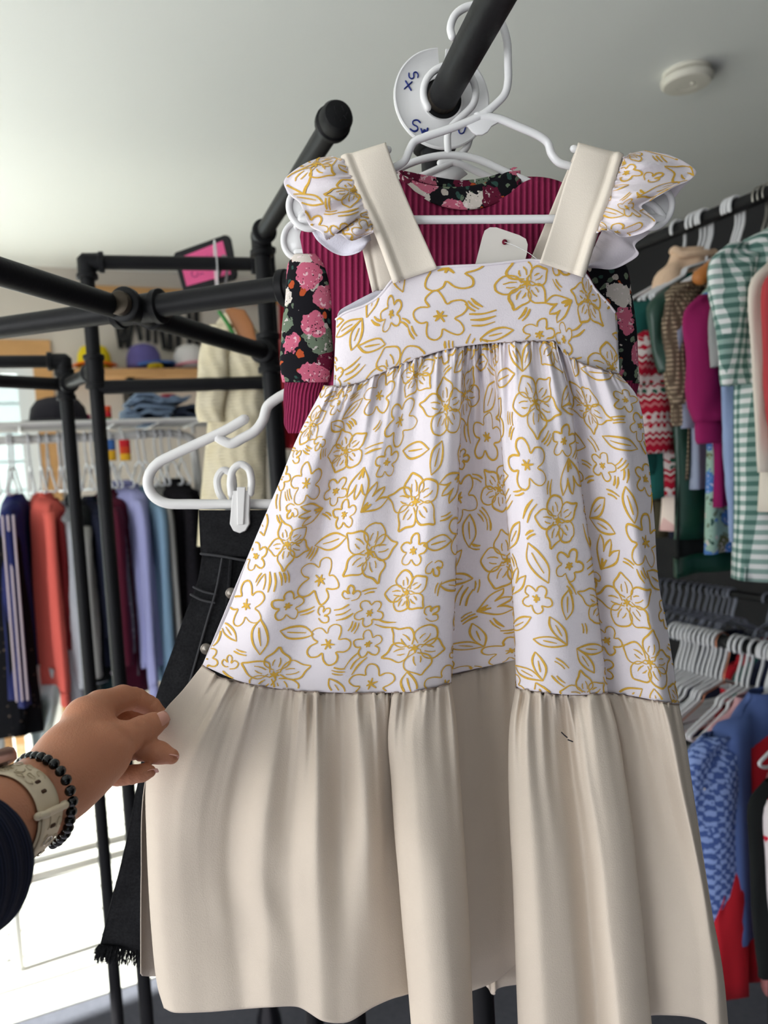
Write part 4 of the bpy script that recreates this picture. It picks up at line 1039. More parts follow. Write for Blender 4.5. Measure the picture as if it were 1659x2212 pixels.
FING = {'thumb': [(150, 1690, .535, 60), (232, 1622, .566, 47), (268, 1597, .585, 36), (304, 1577, .603, 29), (328, 1566, .614, 25), (346, 1557, .622, 20)],
        'index': [(190, 1552, .588, 50), (216, 1528, .606, 36), (264, 1508, .630, 27), (292, 1510, .640, 24), (324, 1525, .646, 20), (350, 1548, .645, 16)],
        'middle': [(190, 1580, .600, 46), (225, 1560, .632, 30), (268, 1548, .655, 25), (318, 1552, .660, 22), (348, 1562, .652, 17)],
        'ring': [(180, 1620, .585, 46), (225, 1606, .598, 28), (275, 1614, .603, 25), (300, 1617, .604, 24), (345, 1626, .602, 23), (370, 1634, .600, 17)],
        'pinky': [(175, 1655, .575, 42), (215, 1668, .588, 24), (255, 1675, .590, 21), (280, 1674, .590, 20), (308, 1670, .589, 17.5), (324, 1667, .588, 13)]}
CREASE = [('ring', 3, .0011, .0011), ('pinky', 3, .0011, .0010), ('index', 3, .0012, .0009), ('index', 4, .0011, .0008), ('thumb', 3, .0012, .0006), ('middle', 2, .0012, .0009)]
def hand_sdf(X):
    d = None
    for ch in ARM:
        for a, c in zip(ch[:-1], ch[1:]):
            q = cone_sdf(X, pt(*a), pt(*c)); d = q if d is None else smin(d, q, .012)
    fd = None
    for nm, ch in FING.items():
        q = None
        for a, c in zip(ch[:-1], ch[1:]):
            s1 = cone_sdf(X, pt(*a), pt(*c)); q = s1 if q is None else smin(q, s1, .003)
        d = smin(d, q, .007 if nm != 'thumb' else .012)
    for nm, k, sg, dep in CREASE:          # joint creases
        a, c = pt(*FING[nm][k]), pt(*FING[nm][min(k + 1, len(FING[nm]) - 1)]); pv = pt(*FING[nm][k - 1]); axs = c[0] - pv[0]; axs /= np.linalg.norm(axs)
        v_ = X - a[0]; t_ = v_ @ axs; d = d + dep * np.exp(-(t_ / sg)**2) * np.exp(-np.maximum(0, np.linalg.norm(v_, axis=-1) - a[1] * 1.35) / .002)
    return d
allp = np.array([list(pt(*q)[0]) + [pt(*q)[1]] for ch in ARM + list(FING.values()) for q in ch])
lo, hi = (allp[:, :3] - allp[:, 3:]).min(0) - .008, (allp[:, :3] + allp[:, 3:]).max(0) + .008
HH = .0013
ax_ = [np.arange(lo[k], hi[k], HH) for k in range(3)]
Fs = np.empty([len(a) for a in ax_], np.float32)
YY, ZZ = np.meshgrid(ax_[1], ax_[2], indexing='ij')
for i, x in enumerate(ax_[0]): Fs[i] = hand_sdf(np.stack([np.full_like(YY, x), YY, ZZ], -1))
Vh, Fh = surface_net(Fs, lo, HH)
g = NG('skin', .52, .35)
n1_, n2_ = g.noise(g.obj(), 18, 4), g.noise(g.obj(), 420, 4)
g.color(g.mix(n1_, lin((170, 110, 80)), lin((198, 138, 106)))); 
vor = g.voro(g.obj(), 700)
g.bump(g.math('ADD', n2_, g.math('MULTIPLY', vor, .6)), .25, .0012)
g.b.inputs['Subsurface Weight'].default_value = .12; g.b.inputs['Subsurface Radius'].default_value = (.010, .004, .002)
M_SKIN = g.m
person = thing('person', 'outstretched hand in a navy ribbed sleeve pinching the dress', 'person', P(100, 1700, .53))
b = MB(); b.v = Vh.tolist(); b.f = Fh.tolist()
ho = b.build('hand_and_forearm', M_SKIN, person)
k_ = ho.modifiers.new('soften', 'SMOOTH'); k_.factor = .5; k_.iterations = 3
M_NAIL = mat('fingernail', (206, 150, 132), .25, spec=.5, coat=.3)
def nail(c, tip_dir, out_dir, L, wd):
    t = Vector(tip_dir).normalized(); o = Vector(out_dir); o = (o - t * o.dot(t)).normalized(); s_ = t.cross(o)
    G = []
    for i in range(9):
        row = []
        for j in range(9):
            u_, v_ = i / 8 * 2 - 1, j / 8 * 2 - 1
            ww = wd * math.sqrt(max(.05, 1 - .55 * max(0, -u_)**2.0 - .35 * max(0, u_)**4))
            row.append(Vector(c) + t * (u_ * L) + s_ * (v_ * ww) + o * (-(v_ * v_) * wd * .42 - .15 * u_ * u_ * L * .3))
        G.append([tuple(q) for q in row])
    return MB().grid(G).build('fingernail', M_NAIL, ho, solid=.0005, soff=0)
def on_skin(px, py):
    v = ray(px, py); ts = np.linspace(.42, .72, 1500); X = np.array(EYE) + np.outer(ts, np.array(v)); s1 = hand_sdf(X)
    i = np.argmax(s1 < 0.0003); return Vector(X[i]) if s1[i] < .0003 else P(px, py, .6)
c_ = on_skin(347, 1553); nail(c_ + Vector((0, .0002, 0)), P(352, 1549, .622) - P(318, 1571, .612), Vector((.28, -.9, .45)), .0070, .0054)
for px, py, a, c2_ in ((377, 1630, (380, 1634, .598), (340, 1625, .600)), (331, 1662, (334, 1664, .587), (300, 1669, .588))):
    q = on_skin(px, py); nail(q, P(*a) - P(*c2_), Vector((.55, .45, .6)), .0034, .0034)
# navy ribbed sleeve
g = NG('navy_rib', .9, .15)
wv = g.math('SINE', g.math('MULTIPLY', g.sep(g.uv())[0], 6.28318))
g.color(g.mix(g.math('MULTIPLY_ADD', wv, .5, .5), lin((14, 18, 34)), lin((38, 46, 70)))); g.bump(wv, .9, .0012); M_NAVY = g.m
A0, A1 = np.array(P(-330, 1985, .355)), np.array(P(-38, 1862, .440)); ad_ = A1 - A0; ad_ /= np.linalg.norm(ad_)
E1 = np.cross(ad_, (0, 0, 1.0)); E1 /= np.linalg.norm(E1); E2 = np.cross(E1, ad_)
rings, uvs = [], []
for i in range(40):
    t = i / 39; c = A0 + (A1 - A0) * t; R_ = (.046 * (1 - t) + .0325 * t) * (1 + .02 * math.sin(i * 1.1))
    if i > 36: R_ *= 1 - (i - 36) * .02
    rings.append([tuple(c + E1 * R_ * math.cos(a) + E2 * R_ * 1.05 * math.sin(a)) for a in np.linspace(0, 2 * math.pi, 60, endpoint=False)])
    uvs += [(t * 44 + 0.0, k / 60) for k in range(60)]
mb = MB().loft(rings, cap=False); mb.uv = uvs; mb.build('sleeve', M_NAVY, person, solid=.003, label='navy ribbed knit sleeve')
# ---- watch with pale silicone band
def arm_ring(C, axis, off, th):
    """point on the skin around the arm, offset outwards"""
    e1_ = np.cross(axis, (0, 0, 1.0)); e1_ /= np.linalg.norm(e1_); e2_ = np.cross(e1_, axis)
    dr = e1_ * math.cos(th) + e2_ * math.sin(th); ts = np.linspace(.008, .06, 110); X = C + np.outer(ts, dr); s1 = hand_sdf(X)
    i = int(np.argmax(s1 > off)); return X[i], dr
WA, WB = np.array(P(-60, 1800, .445)), np.array(P(62, 1742, .505)); wax = WB - WA; wax /= np.linalg.norm(wax)
WC = np.array(P(18, 1762, .482))
M_BAND = mat('ivory_silicone', (214, 200, 172), .45, bump=.05, bscale=400)
watch = thing('wrist_watch', 'wrist watch with pale embossed silicone band on the wrist', 'watch', Vector(WC))
def band_grid(th0, th1, n, wd0, wd1, off, thick_name, m, lift=0.0):
    G = []
    for j in range(7):
        row = []
        for i in range(n):
            t = i / (n - 1); th = th0 + (th1 - th0) * t; wd = wd0 + (wd1 - wd0) * t
            s_ = (j / 6 - .5) * wd; p, dr = arm_ring(WC + wax * s_, wax, off, th); edge = .0006 * (abs(j - 3) / 3)**4
            row.append(p - dr * edge)
        G.append(row)
    G = np.array(G)
    for _ in range(3): G[:, 1:-1] = (G[:, :-2] + 2 * G[:, 1:-1] + G[:, 2:]) / 4
    return G
bg_ = band_grid(0, 2 * math.pi, 72, .023, .023, .0022, '', None)
MB().grid(bg_).build('band', M_BAND, watch, solid=.0020, soff=0, subd=1)
# which ring angles face the camera: from the watch case (upper far side) down to the underside
Cdir = np.array(EYE) - WC; Cdir /= np.linalg.norm(Cdir)
e1w = np.cross(wax, (0, 0, 1.0)); e1w /= np.linalg.norm(e1w); e2w = np.cross(e1w, wax)
thc = math.atan2(Cdir @ e2w, Cdir @ e1w)
def sgn_up(th): return (e1w * math.cos(th) + e2w * math.sin(th))[2]
dirn = 1 if sgn_up(thc + .5) > sgn_up(thc - .5) else -1
# second band layer that overlaps below, and the loop
bg2 = band_grid(thc - dirn * 1.9, thc - dirn * .28, 36, .0215, .0225, .0044, '', None)
MB().grid(bg2).build('band_overlap', M_BAND, watch, solid=.0020, soff=0, subd=1)
lp = [arm_ring(WC + wax * s_, wax, .0062 if abs(s_) < .013 else .003, thc - dirn * .30)[0] for s_ in np.linspace(-.0155, .0155, 14)]
MB().tube([tuple(q) for q in lp], .0024, 10, 40).build('buckle_loop', M_BAND, watch)
M_HOLE = mat('band_hole', (74, 52, 38), .8)
for k, th in enumerate((thc + dirn * .42, thc + dirn * .16, thc - dirn * .62, thc - dirn * 1.25)):
    o_ = .0030 if k < 2 else .0054
    a_, dr = arm_ring(WC + wax * (-.0018), wax, o_, th); c_, _d = arm_ring(WC + wax * (.0018), wax, o_, th)
    MB().tube([tuple(a_), tuple(c_)], .0013, 10, 2, smooth=False, flat=.5, ref=tuple(dr)).build('band_hole', M_HOLE, watch)
pa, dr = arm_ring(WC + wax * (-.001), wax, .0056, thc - dirn * .92); n_t = np.cross(dr, wax)
MB().tube([tuple(pa + wax * .0045 * math.cos(q) + n_t * .0028 * math.sin(q)) for q in np.linspace(0, 2 * math.pi, 16, endpoint=False)], .0004, 6, 32, closed=True).build('pin_clasp', mat('chrome', (200, 198, 196), .15, metal=1.0), watch)
b = MB(); er = random.Random(9)
for row_, off_, ths in ((0, .0034, np.linspace(.50, 2.0, 6)), (1, .0034, np.linspace(.62, 2.05, 6)), (2, .0034, np.linspace(.52, 2.1, 6)), (3, .0056, -np.linspace(.5, 1.6, 4)), (4, .0056, -np.linspace(.6, 1.7, 4))):
    for th_ in ths:                        # leopard spots, groove shade put into a darker outline colour
        th = thc + dirn * th_; s0 = (-.0072, 0, .0072, -.0066, .0066)[row_] + er.uniform(-.0008, .0008)
        gap = er.uniform(0, 6.28); pts = []
        rr = er.uniform(.0020, .0029)
        for q in np.linspace(gap, gap + er.choice((4.6, 5.6, 3.8)), 10):
            wob = 1 + .25 * math.sin(q * 2 + gap)
            p_, _ = arm_ring(WC + wax * (s0 + rr * wob * math.cos(q)), wax, off_, th + rr * wob * 1.25 * math.sin(q) / .030); pts.append(tuple(p_))
        b.tube(pts, .00033, 5, 24)
b.build('embossed_spots', mat('groove_shade_silicone', (190, 174, 144), .5), watch)
cw, dr = arm_ring(WC, wax, .006, thc + dirn * 1.72)
cz = Matrix((Vector(np.cross(dr, wax)), Vector(wax), Vector(dr))).transposed()
mb = MB()
for sx, hh in ((1.0, -.004), (1.0, .002), (.9, .0045)):
    pass
prof_ = [(-.004, .94), (-.001, 1.0), (.003, 1.0), (.0052, .9)]
rings = []
for hh, sc_ in prof_:
    ring = []
    for q in range(40):
        a = 2 * math.pi * q / 40; ca, sa = math.cos(a), math.sin(a); e_ = .45
        x, y = .0165 * sc_ * math.copysign(abs(ca)**e_, ca), .0195 * sc_ * math.copysign(abs(sa)**e_, sa)
        ring.append(tuple(Vector(cw) + cz @ Vector((x, y, hh))))
    rings.append(ring)
mb.loft(rings); mb.build('case', mat('rose_aluminium', (176, 140, 128), .3, metal=.85), watch, angle=40)
# ---- black bead bracelet
br = thing('bead_bracelet', 'bracelet of glossy black beads round the wrist', 'bracelet', P(110, 1730, .52))
M_BEAD = mat('black_glass_bead', (7, 7, 8), .06, spec=.45)
bp_ = [(49.4, 1640), (63, 1635), (77, 1634.5), (91.5, 1637), (107.5, 1644.5), (121.5, 1654.5), (133.5, 1670), (144, 1687), (151, 1706), (156.5, 1725), (156, 1743), (153, 1762), (150, 1780), (145, 1796), (136, 1807), (126.5, 1817), (114, 1823.5), (102.5, 1827)]
nb_ = len(bp_)
P3 = [np.array(P(x, y, .532 - .036 * math.sin(math.pi * (i + .8) / (nb_ + .6)))) for i, (x, y) in enumerate(bp_)]
crv = crom([tuple(q) for q in P3], 300); L_ = np.concatenate([[0], np.cumsum(np.linalg.norm(np.diff(crv, axis=0), axis=1))])
BRAD = .0037
nfront = int(L_[-1] / (2 * BRAD)); front = [crv[np.argmin(abs(L_ - (k + .5) * 2 * BRAD))] for k in range(nfront)]
A_, B_ = P3[-1], P3[0]
bk = crom([tuple(A_), tuple((A_ * .75 + B_ * .25) + np.array((-.020, .022, 0))), tuple((A_ + B_) / 2 + np.array((-.026, .030, 0))), tuple((A_ * .25 + B_ * .75) + np.array((-.018, .022, 0))), tuple(B_)], 200)
Lb = np.concatenate([[0], np.cumsum(np.linalg.norm(np.diff(bk, axis=0), axis=1))])
back = [bk[np.argmin(abs(Lb - q))] for q in np.arange(2 * BRAD, Lb[-1] - BRAD, 2 * BRAD)]
bm = None
for q in front + back:
    if bm is None:
        mb = MB(); mb.lathe([(.0007, -.0036), (.0019, -.0032), (.0031, -.0020), (BRAD, 0), (.0031, .0020), (.0019, .0032), (.0007, .0036)], (0, 0, 0), (0, 0, 1), 20)
        me = bpy.data.meshes.new('bead'); me.from_pydata([tuple(v) for v in mb.v], [], mb.f); me.materials.append(M_BEAD); me.polygons.foreach_set('use_smooth', [True] * len(me.polygons)); bm = me
    o = link(bpy.data.objects.new('bead', bm)); o.parent = br; o.location = Vector(q) - ORG[br.name]; o.rotation_euler = (1.2, .4 * q[0], 2.0 * q[2])
    k_ = o.modifiers.new('smooth', 'SUBSURF'); k_.levels = 1; k_.render_levels = 1
# ================================================================== garments and hangers of the shop
def mat_gingham():
    g = NG('green_gingham', .9, .15); o = g.sep(g.obj())
    a = g.math('LESS_THAN', g.math('FRACT', g.math('MULTIPLY', g.math('ADD', o[0], g.math('MULTIPLY', o[1], .7)), 62.0)), .5); c = g.math('LESS_THAN', g.math('FRACT', g.math('MULTIPLY', o[2], 62.0)), .5)
    g.color(g.ramp(g.math('MULTIPLY', g.math('ADD', a, c), .5), [(0, lin((224, 226, 224))), (.3, lin((140, 166, 158))), (.8, lin((78, 112, 104)))])); return g.m
def mat_fairisle():
    g = NG('red_fair_isle', .9, .15); o = g.sep(g.obj())
    zz = g.math('MULTIPLY', o[2], 14.0); band_ = g.math('FRACT', zz)
    zig = g.math('MULTIPLY', g.math('ABSOLUTE', g.math('SUBTRACT', g.math('FRACT', g.math('MULTIPLY', o[0], 75.0)), .5)), .16)
    t = g.math('FRACT', g.math('ADD', zz, zig))
    base = g.ramp(t, [(0, lin((176, 24, 48))), (.10, lin((226, 216, 208))), (.16, lin((178, 30, 54))), (.24, lin((224, 212, 206))), (.44, lin((180, 30, 52))), (.5, lin((222, 208, 204))), (.74, lin((176, 26, 50))), (.92, lin((206, 120, 124)))])
    vd = g.voro(g.comb(g.math('MULTIPLY', o[0], 1.0), 0.0, g.math('MULTIPLY', o[2], 1.0)), 62, rand=.15)
    dot = g.math('MULTIPLY', g.math('LESS_THAN', vd, .30), g.math('MULTIPLY', g.math('GREATER_THAN', t, .26), g.math('LESS_THAN', t, .72)))
    col = g.ramp(g.math('FRACT', g.math('MULTIPLY', zz, .5)), [(0, lin((184, 26, 48))), (.5, lin((48, 92, 74))), (.75, lin((184, 26, 48)))])
    g.color(g.mix(dot, base, col)); return g.m
def mat_spots(name, base, c1_, c2_, scale=30, size=.22):
    g = NG(name, .9, .15); d = g.voro(g.obj(), scale); c = g.ramp(g.sep(g.voro(g.obj(), scale, out='Color'))[0], [(0, lin(c1_)), (.5, lin(c2_))])
    w = g.math('ADD', d, g.math('MULTIPLY', g.noise(g.obj(), scale * 5), .25)); g.color(g.mix(g.math('LESS_THAN', w, size + .12), lin(base), c)); return g.m
def mat_stripe(name, a, c, freq, axis=0, duty=.5):
    g = NG(name, .9, .15); o = g.sep(g.obj()); t = g.math('FRACT', g.math('MULTIPLY', o[axis], freq)); g.color(g.mix(g.math('LESS_THAN', t, duty), lin(a), lin(c))); return g.m
def mat_waffle():
    g = NG('oat_waffle_knit', .95, .1); o = g.sep(g.obj())
    a = g.math('SINE', g.math('MULTIPLY', g.math('ADD', o[0], o[1]), 900.0)); c = g.math('SINE', g.math('MULTIPLY', o[2], 760.0)); h = g.math('MULTIPLY', g.math('MULTIPLY_ADD', a, .5, .5), g.math('MULTIPLY_ADD', c, .5, .5))
    g.color(g.mix(h, lin((96, 82, 68)), lin((196, 176, 148)))); g.bump(h, .8, .003); return g.m
def mat_check():
    g = NG('blue_check_knit', .95, .1); o = g.sep(g.obj())
    v = g.vadd(g.obj(), g.vadd(g.noise(g.obj(), 90, 3, 1), (.012, .012, .012), 'MULTIPLY'))
    p = g.sep(v); s1 = g.math('SINE', g.math('MULTIPLY', g.math('ADD', p[0], g.math('MULTIPLY', p[1], .6)), 430.0)); s2 = g.math('SINE', g.math('MULTIPLY', p[2], 330.0))
    m_ = g.math('GREATER_THAN', g.math('ADD', g.math('MULTIPLY', s1, s2), g.math('MULTIPLY_ADD', g.noise(g.obj(), 200), .8, -.4)), 0.05)
    g.color(g.mix(m_, lin((70, 90, 146)), lin((138, 158, 208)))); g.bump(m_, .4, .002); return g.m
GM = {
 'magenta': mat('magenta_knit', (140, 20, 78), .9), 'teal': mat('teal_knit', (24, 84, 78), .9, mottle=.2, mscale=8), 'fair': mat_fairisle(), 'fuzzy': mat('cream_fleece', (214, 184, 156), 1, bump=1.0, bscale=200, mottle=.15),
 'satin': mat('bottle_green_satin', (10, 54, 40), .35, spec=.5), 'waffle': mat_waffle(), 'greyblue': mat('grey_blue_cotton', (150, 158, 178), .9), 'plum': mat('plum_crepe', (140, 20, 84), .85),
 'black': mat('black_velvet', (12, 16, 16), .9), 'bluefl': floral_mat('aqua_blue_floral', (150, 178, 162), [(0, lin((72, 118, 180))), (.4, lin((60, 98, 150))), (.6, lin((104, 104, 70))), (.8, lin((168, 190, 170)))], 26, .02, False),
 'greymotif': mat_spots('grey_jersey_motif', (150, 150, 150), (184, 56, 66), (44, 116, 92), 20, .2), 'sage': mat('sage_velour', (104, 134, 120), .9, mottle=.25, mscale=12), 'gingham': mat_gingham(),
 'paleblue': mat('pale_denim', (142, 160, 196), .9, mottle=.1), 'bows': mat_spots('cream_bow_print', (224, 214, 200), (196, 92, 116), (74, 96, 146), 34, .1), 'coral': mat('coral_red_cotton', (178, 62, 66), .9),
 'pinkstripe': mat_stripe('pink_candy_stripe', (232, 216, 204), (214, 176, 170), 90, 0), 'red': mat('red_cotton', (170, 22, 36), .9), 'dustypink': mat('dusty_pink', (196, 150, 154), .9), 'holly': mat_spots('cream_sprig_print', (222, 214, 200), (178, 70, 62), (74, 124, 92), 42, .16),
 'check': mat_check(), 'navyside': mat('slate_blue_jersey', (76, 96, 148), .9), 'rose': mat('rose_brown', (160, 104, 102), .9), 'strawb': mat_spots('strawberry_knit', (222, 212, 214), (200, 36, 60), (120, 140, 186), 26, .25), 'hotpink': mat('hot_pink', (214, 36, 96), .9),
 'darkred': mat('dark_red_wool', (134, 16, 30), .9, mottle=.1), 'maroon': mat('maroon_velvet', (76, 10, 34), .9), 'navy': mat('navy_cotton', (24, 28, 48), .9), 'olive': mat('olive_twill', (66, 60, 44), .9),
 'coral2': mat('coral_sweat', (228, 104, 92), .95), 'maroon2': mat('brick_rib', (140, 44, 46), .95, bump=.5, bscale=120), 'lgrey': mat('light_grey_marl', (176, 178, 184), .95, mottle=.1), 'track': mat('navy_track', (28, 36, 92), .8), 'lav': mat('lavender_fleece', (158, 160, 204), .95),
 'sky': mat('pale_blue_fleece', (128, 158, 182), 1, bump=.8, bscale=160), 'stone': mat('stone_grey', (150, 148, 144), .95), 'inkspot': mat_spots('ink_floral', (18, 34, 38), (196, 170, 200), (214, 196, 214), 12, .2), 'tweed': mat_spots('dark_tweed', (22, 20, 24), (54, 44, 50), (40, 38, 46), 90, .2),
 'greypat': mat_spots('grey_pebble_print', (120, 118, 120), (190, 182, 176), (96, 92, 96), 60, .2), 'blacklace': mat_spots('black_lace', (16, 16, 20), (96, 84, 74), (70, 62, 56), 40, .15), 'hpink2': mat('fuchsia_knit', (206, 26, 108), .9),
}
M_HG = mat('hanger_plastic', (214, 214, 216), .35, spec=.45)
M_HGD = mat('shaded_hanger_plastic', (128, 132, 146), .45)  # shaded copy of the hanger plastic: far row's shadow put into the colour
M_WIRE = mat('steel_wire', (170, 166, 158), .3, metal=.9)
M_COPPER = mat('copper_wire', (206, 140, 112), .3, metal=.9)
DZH = -.028
def make_hanger(name, m, wood=False, w=.145, hookm=None, thin=.0032):
    t = thing(name, 'x', 'hanger')
    ORG[t.name] = None
    hk = [(.0195 * math.cos(a), 0, .0205 * math.sin(a) - .003) for a in np.linspace(math.pi * 1.12, -.25, 10)] + [(.017, 0, -.030), (.006, 0, -.056), (0, 0, -.072), (0, 0, -.088)]
    MB().tube(hk, thin if not wood else .0017, 8, 30).build('hook', hookm or m, t)
    b = MB()
    if wood:
        for s_ in (-1, 1):
            pts = [(0, 0, -.062), (s_ * .04, 0, -.070), (s_ * .09, 0.004, -.092), (s_ * w, .010, -.122)]
            b.tube(pts, [.010, .013, .014, .011], 10, 16, flat=1.25, ref=(0, .1, 1))
        MB().tube([(-w * .9, .006, -.122 + DZH), (w * .9, .006, -.122 + DZH)], .004, 8, 2, smooth=False).build('bar', m, t)
    else:
        b.tube([(0, 0, -.055), (.03, 0, -.064), (.055, 0, -.072), (.062, 0, -.084), (.072, 0, -.090), (w * .9, 0, -.118), (w, 0, -.128), (w * .93, 0, -.136), (0, 0, -.136), (-w * .93, 0, -.136), (-w, 0, -.128), (-w * .9, 0, -.118), (-.072, 0, -.090), (-.062, 0, -.084), (-.055, 0, -.072), (-.03, 0, -.064), (0, 0, -.055)], thin, 8, 80)
    b.v = [(x, y, z + DZH) for x, y, z in b.v]
    b.build('frame', m, t)
    return t
H_TPL = {'white': make_hanger('clothes_hanger', M_HG), 'slate': make_hanger('clothes_hanger', M_HGD), 'wood': make_hanger('wooden_hanger', M_HWOOD, True, hookm=M_WIRE), 'wire': make_hanger('wire_hanger', M_WIRE, thin=.0014), 'copper': make_hanger('wire_hanger', M_COPPER, thin=.0014)}
H_USED = set()
def put_hanger(kind, loc, rz, label, group=None, drop=.0):
    t = H_TPL[kind]
    if kind in H_USED: t = copy_tree(t, loc, rz)
    else: t.location = loc; t.rotation_euler = (0, 0, rz); H_USED.add(kind)
    t['label'] = label; t['category'] = 'hanger'
    if 'group' in t.keys(): del t['group']
    if group: t['group'] = group
    return t
def garment(name, label, cat, loc, rz, m, hw=.15, length=.42, top=.10, thick=.020, flare=1.12, slv=None, neck=.055, folds=.38, seed=1, collar=None, hem=None, group=None, skew=0.0):
    """a garment on a hanger in its own frame: x across the shoulders, y through the cloth, z up, origin on the rail.  slv=(length, halfwidth, spread, material, cuff material)"""
    t = thing(name, label, cat, loc, rz, group); ORG[t.name] = None; top += .028
    nz1 = Noise1(seed); seg = 36; rows = []
    prof = [(-(top - .012), neck, .5), (-(top + .004), neck * 1.15, .7), (-(top + .018), hw * .62, .85), (-(top + .040), hw * .93, .95), (-(top + .065), hw, 1), (-(top + .12), hw * .95, 1.05), (-(top + length * .5), hw * (1 + flare) / 2, 1.2), (-(top + length * .8), hw * (flare * .95), 1.3), (-(top + length), hw * flare, 1.35)]
    P_ = crom(prof, 26); rings = []
    for i, (z, h_, tk) in enumerate(P_):
        q = i / 25; r_ = []
        for k in range(seg):
            a = 2 * math.pi * k / seg; ca, sa = math.cos(a), math.sin(a)
            x = h_ * math.copysign(abs(ca)**.75, ca); y = thick * tk * math.copysign(abs(sa)**.8, sa)
            y += thick * folds * 2.2 * float(nz1(x * 34 + 9 * (sa > 0) + q * 1.2)) * (.25 + .75 * q) + skew * q
            r_.append((x, y, z + .006 * q * float(nz1(x * 16 + 50))))
        rings.append(r_)
    MB().loft(rings, cap=False).build('body', m, t, solid=.0015)
    if collar: MB().tube([(neck * 1.1 * math.cos(a), thick * .9 * math.sin(a), -(top - .008) - .012 * (math.sin(a) < 0)) for a in np.linspace(0, 2 * math.pi, 14, endpoint=False)], .008, 8, 40, closed=True).build('collar', collar, t)
    if hem: MB().loft([[(x * 1.01, y * 1.03, z - d_) for x, y, z in rings[-1]] for d_ in (-.012, 0, .012, .024)], cap=False).build('hem', hem, t, solid=.002)
    if slv:
        L, sw, sp, sm, cm = slv[:5]; sy = slv[5] if len(slv) > 5 else 0.0
        for s_ in (-1, 1):
            pth = [(s_ * hw * .86, 0, -(top + .045), sw * .9), (s_ * (hw + .012), sy * .2, -(top + .075), sw), (s_ * (hw + .012 + sp * .4), sy * .5, -(top + .075 + L * .4), sw * 1.02), (s_ * (hw + .01 + sp * .8), sy * .8, -(top + .075 + L * .8), sw * .98), (s_ * (hw + .008 + sp), sy, -(top + .075 + L), sw * (.72 if cm else .95))]
            Q = crom(pth, 20); rg = []
            for i, (x, y, z, h_) in enumerate(Q):
                rg.append([(x + h_ * math.cos(a), y + h_ * .42 * math.sin(a) * (1 + folds * 1.6 * float(nz1(a * 1.6 + i * .25 + 20 * s_))), z) for a in np.linspace(0, 2 * math.pi, 20, endpoint=False)])
            so = MB().loft(rg, cap=False).build('sleeve', sm, t, solid=.0012)
            if cm:
                x, y, z, h_ = Q[-1]; MB().loft([[(x + h_ * k2 * math.cos(a), y + h_ * k2 * .45 * math.sin(a), z - d_) for a in np.linspace(0, 2 * math.pi, 20, endpoint=False)] for k2, d_ in ((1.0, -.002), (1.05, .01), (1.05, .03), (.95, .038))], cap=False).build('cuff', cm, so, solid=.0012)
    return t
